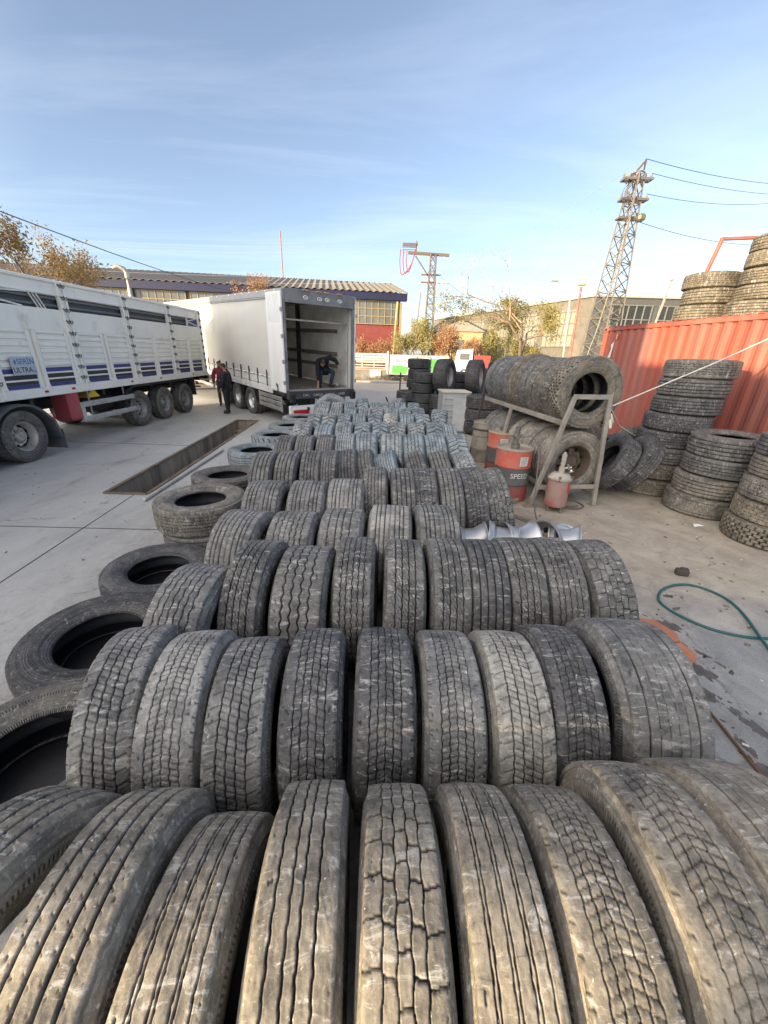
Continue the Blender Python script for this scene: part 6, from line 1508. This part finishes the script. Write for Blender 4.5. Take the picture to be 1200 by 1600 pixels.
JN = pm('dark denim', (.035, .045, .065), .8, var=.2, bmp=.2); BLKJ = pm('navy black jacket', (.012, .014, .022), .6, var=.2, bmp=.1)
REDJ = pm('wine red jacket', (.22, .02, .03), .6, var=.15, bmp=.1); DSH = pm('dark shoe', (.015, .014, .014), .45, bmp=0); HAIR = pm('dark hair', (.02, .016, .013), .6, bmp=.3, bscale=200)
P = dict(STAND); P.update(elbowR=(.26, .02, 1.15, .045), wristR=(.06, -.17, 1.04, .03), palmR=(-.01, -.19, 1.03, .033), elbowL=(-.27, .03, 1.14, .045), wristL=(-.28, -.03, .89, .03), palmL=(-.28, -.05, .82, .033))
pr_ = person((-6.78, 16.36, 0), R(24), P, 'person in a wine red jacket and dark jeans standing between the two trailers', REDJ, JN, DSH, HAIR)
skin_mesh('scarf', {'a': (0, -.10, 1.44, .05), 'b': (.0, .02, 1.52, .095), 'c': (0, .0, 1.56, .08)}, [('a', 'b'), ('b', 'c')], pm('olive scarf', (.10, .085, .05), .8), pr_, 0, 1)
P = dict(STAND); P.update(head=(0, -.03, 1.63, .088), crown=(0, -.02, 1.70, .06), hipL=(-.095, 0, .92, .09), ankleL=(-.10, -.08, .1, .042), kneeL=(-.1, -.06, .5, .06), toeL=(-.12, -.27, .035, .03))
pb_ = person((-5.82, 14.44, 0), R(-100), P, 'person in a navy black jacket seen from behind beside the red jacketed one', BLKJ, pm('black trousers', (.018, .02, .026), .8, bmp=.1), DSH, HAIR)
skin_mesh('hood', {'a': (0, .10, 1.47, .07), 'b': (.0, .11, 1.40, .075), 'c': (0, .09, 1.33, .05)}, [('a', 'b'), ('b', 'c')], BLKJ, pb_, 0, 1)
o = MB().box((0, 0, 0), (.11, .014, .035), .005).build('armband', LWHT, pb_); o.location = (-.262, -.035, 1.22) ; o.rotation_euler = (0, 0, R(70))
C_ = dict(pelvis=(.05, .38, .60, .14), spine=(0, .22, .80, .13), chest=(-.06, .04, .89, .14), neckbase=(-.14, -.10, .87, .075), neck=(-.17, -.14, .84, .058), head=(-.20, -.20, .775, .088), crown=(-.205, -.245, .83, .06), face=(-.2, -.34, .68),
    shoulderL=(-.28, .0, .86, .066), elbowL=(-.34, -.10, .52, .045), wristL=(-.36, -.17, .16, .03), palmL=(-.395, -.22, .055, .033), shoulderR=(.13, .0, .95, .066), elbowR=(.33, -.04, .88, .045), wristR=(.40, -.09, .68, .03), palmR=(.42, -.10, .60, .033),
    hipL=(-.05, .34, .57, .09), kneeL=(-.20, .0, .50, .06), ankleL=(-.20, .10, .1, .042), toeL=(-.22, -.07, .035, .03), hipR=(.14, .34, .57, .09), kneeR=(.24, -.02, .50, .06), ankleR=(.16, .06, .1, .042), toeR=(.27, -.10, .035, .03))
tp = tr.location + Euler((R(1.9), 0, R(40.5))).to_matrix() @ Vector((1.62, .32, TF + .011))
person(tuple(tp), R(30), C_, 'person in black crouching at the open trailer tail with one hand on its floor', pm('black sweater', (.010, .010, .012), .85, bmp=.1), pm('blue jeans', (.018, .027, .045), .8, var=.25, bmp=.2), DSH, HAIR, sleeve=.8)
# ------------------------------------------------------------------ light, sky, camera
SUN_AZ = Vector((.79, .613)).normalized(); SUN_EL = R(12.5)
S.world = bpy.data.worlds.new('World'); S.world.use_nodes = True
nt = S.world.node_tree; nt.nodes.clear()
out = nt.nodes.new('ShaderNodeOutputWorld'); bg = nt.nodes.new('ShaderNodeBackground'); nt.links.new(bg.outputs[0], out.inputs[0])
sky = nt.nodes.new('ShaderNodeTexSky'); sky.sky_type = 'NISHITA'; sky.sun_disc = False
sky.sun_elevation = SUN_EL; sky.sun_rotation = math.atan2(-SUN_AZ.x, -SUN_AZ.y)
sky.air_density = 1.0; sky.dust_density = 1.2; sky.ozone_density = 3.0; sky.altitude = 900
# thin cirrus veils: brighter, whiter air in drawn-out bands
tc = nt.nodes.new('ShaderNodeTexCoord'); sp = nt.nodes.new('ShaderNodeSeparateXYZ'); nt.links.new(tc.outputs['Generated'], sp.inputs[0])
zc = mth(nt, 'MAXIMUM', sp.outputs[2], .06)
cb = nt.nodes.new('ShaderNodeCombineXYZ'); nt.links.new(mth(nt, 'DIVIDE', sp.outputs[0], zc), cb.inputs[0]); nt.links.new(mth(nt, 'DIVIDE', sp.outputs[1], zc), cb.inputs[1])
mp = node(nt, 'ShaderNodeMapping'); mp.inputs['Scale'].default_value = (.22, .75, 1); mp.inputs['Rotation'].default_value = (0, 0, R(25)); nt.links.new(cb.outputs[0], mp.inputs[0])
cl = noise(nt, mp.outputs[0], .9, 9, .62, .9)
cf = ramp(nt, cl, .44, .85, 0, .2)
cc = mixc(nt, cf, sky.outputs[0], (6.5, 6.8, 7.4))

# warm glow added to the unseen sky behind the camera, fills the shade
vd = node(nt, 'ShaderNodeVectorMath', operation='DOT_PRODUCT'); nt.links.new(tc.outputs['Generated'], vd.inputs[0]); vd.inputs[1].default_value = (-SUN_AZ.x * .94, -SUN_AZ.y * .94, .34)
gl = mth(nt, 'POWER', ramp(nt, vd.outputs['Value'], .06, 1., 0, 1), 1.5)
add = node(nt, 'ShaderNodeMix', data_type='RGBA', blend_type='ADD'); nt.links.new(gl, add.inputs[0])
add.inputs[7].default_value = (10.2, 8.8, 7.2, 1)
hs_ = node(nt, 'ShaderNodeHueSaturation'); hs_.inputs['Saturation'].default_value = .73; nt.links.new(cc, hs_.inputs['Color']); nt.links.new(hs_.outputs[0], add.inputs[6]); nt.links.new(add.outputs[2], bg.inputs[0]); bg.inputs[1].default_value = .125
sun = bpy.data.lights.new('sun', 'SUN'); sun.energy = 5.; sun.angle = R(.5); sun.color = (1., .78, .47)
so = bpy.data.objects.new('sun', sun); COL.objects.link(so)
so.rotation_euler = Vector((SUN_AZ.x * math.cos(SUN_EL), SUN_AZ.y * math.cos(SUN_EL), -math.sin(SUN_EL))).to_track_quat('-Z', 'Y').to_euler()
so.location = (-30, -30, 30)
cam = bpy.data.cameras.new('camera'); cam.sensor_fit = 'HORIZONTAL'; cam.sensor_width = 36; cam.lens = 18.0; cam.clip_end = 3000; cam.clip_start = .02
co = bpy.data.objects.new('camera', cam); COL.objects.link(co)
p_ = math.atan(252 / 600); s_n = .03; c_n = math.sqrt(1 - s_n ** 2)
X_ = Vector((1, 0, 0)); U_ = Vector((0, math.sin(p_), math.cos(p_))); F_ = Vector((0, math.cos(p_), -math.sin(p_)))
rx = X_ * c_n + U_ * s_n; uy = U_ * c_n - X_ * s_n
co.matrix_world = Matrix(((rx.x, uy.x, -F_.x, 0), (rx.y, uy.y, -F_.y, 0), (rx.z, uy.z, -F_.z, 2.3), (0, 0, 0, 1)))
S.camera = co
S.view_settings.view_transform = 'Standard'; S.view_settings.look = 'None'; S.view_settings.gamma = 1; S.view_settings.use_curve_mapping = False
S.view_settings.exposure = 1.2
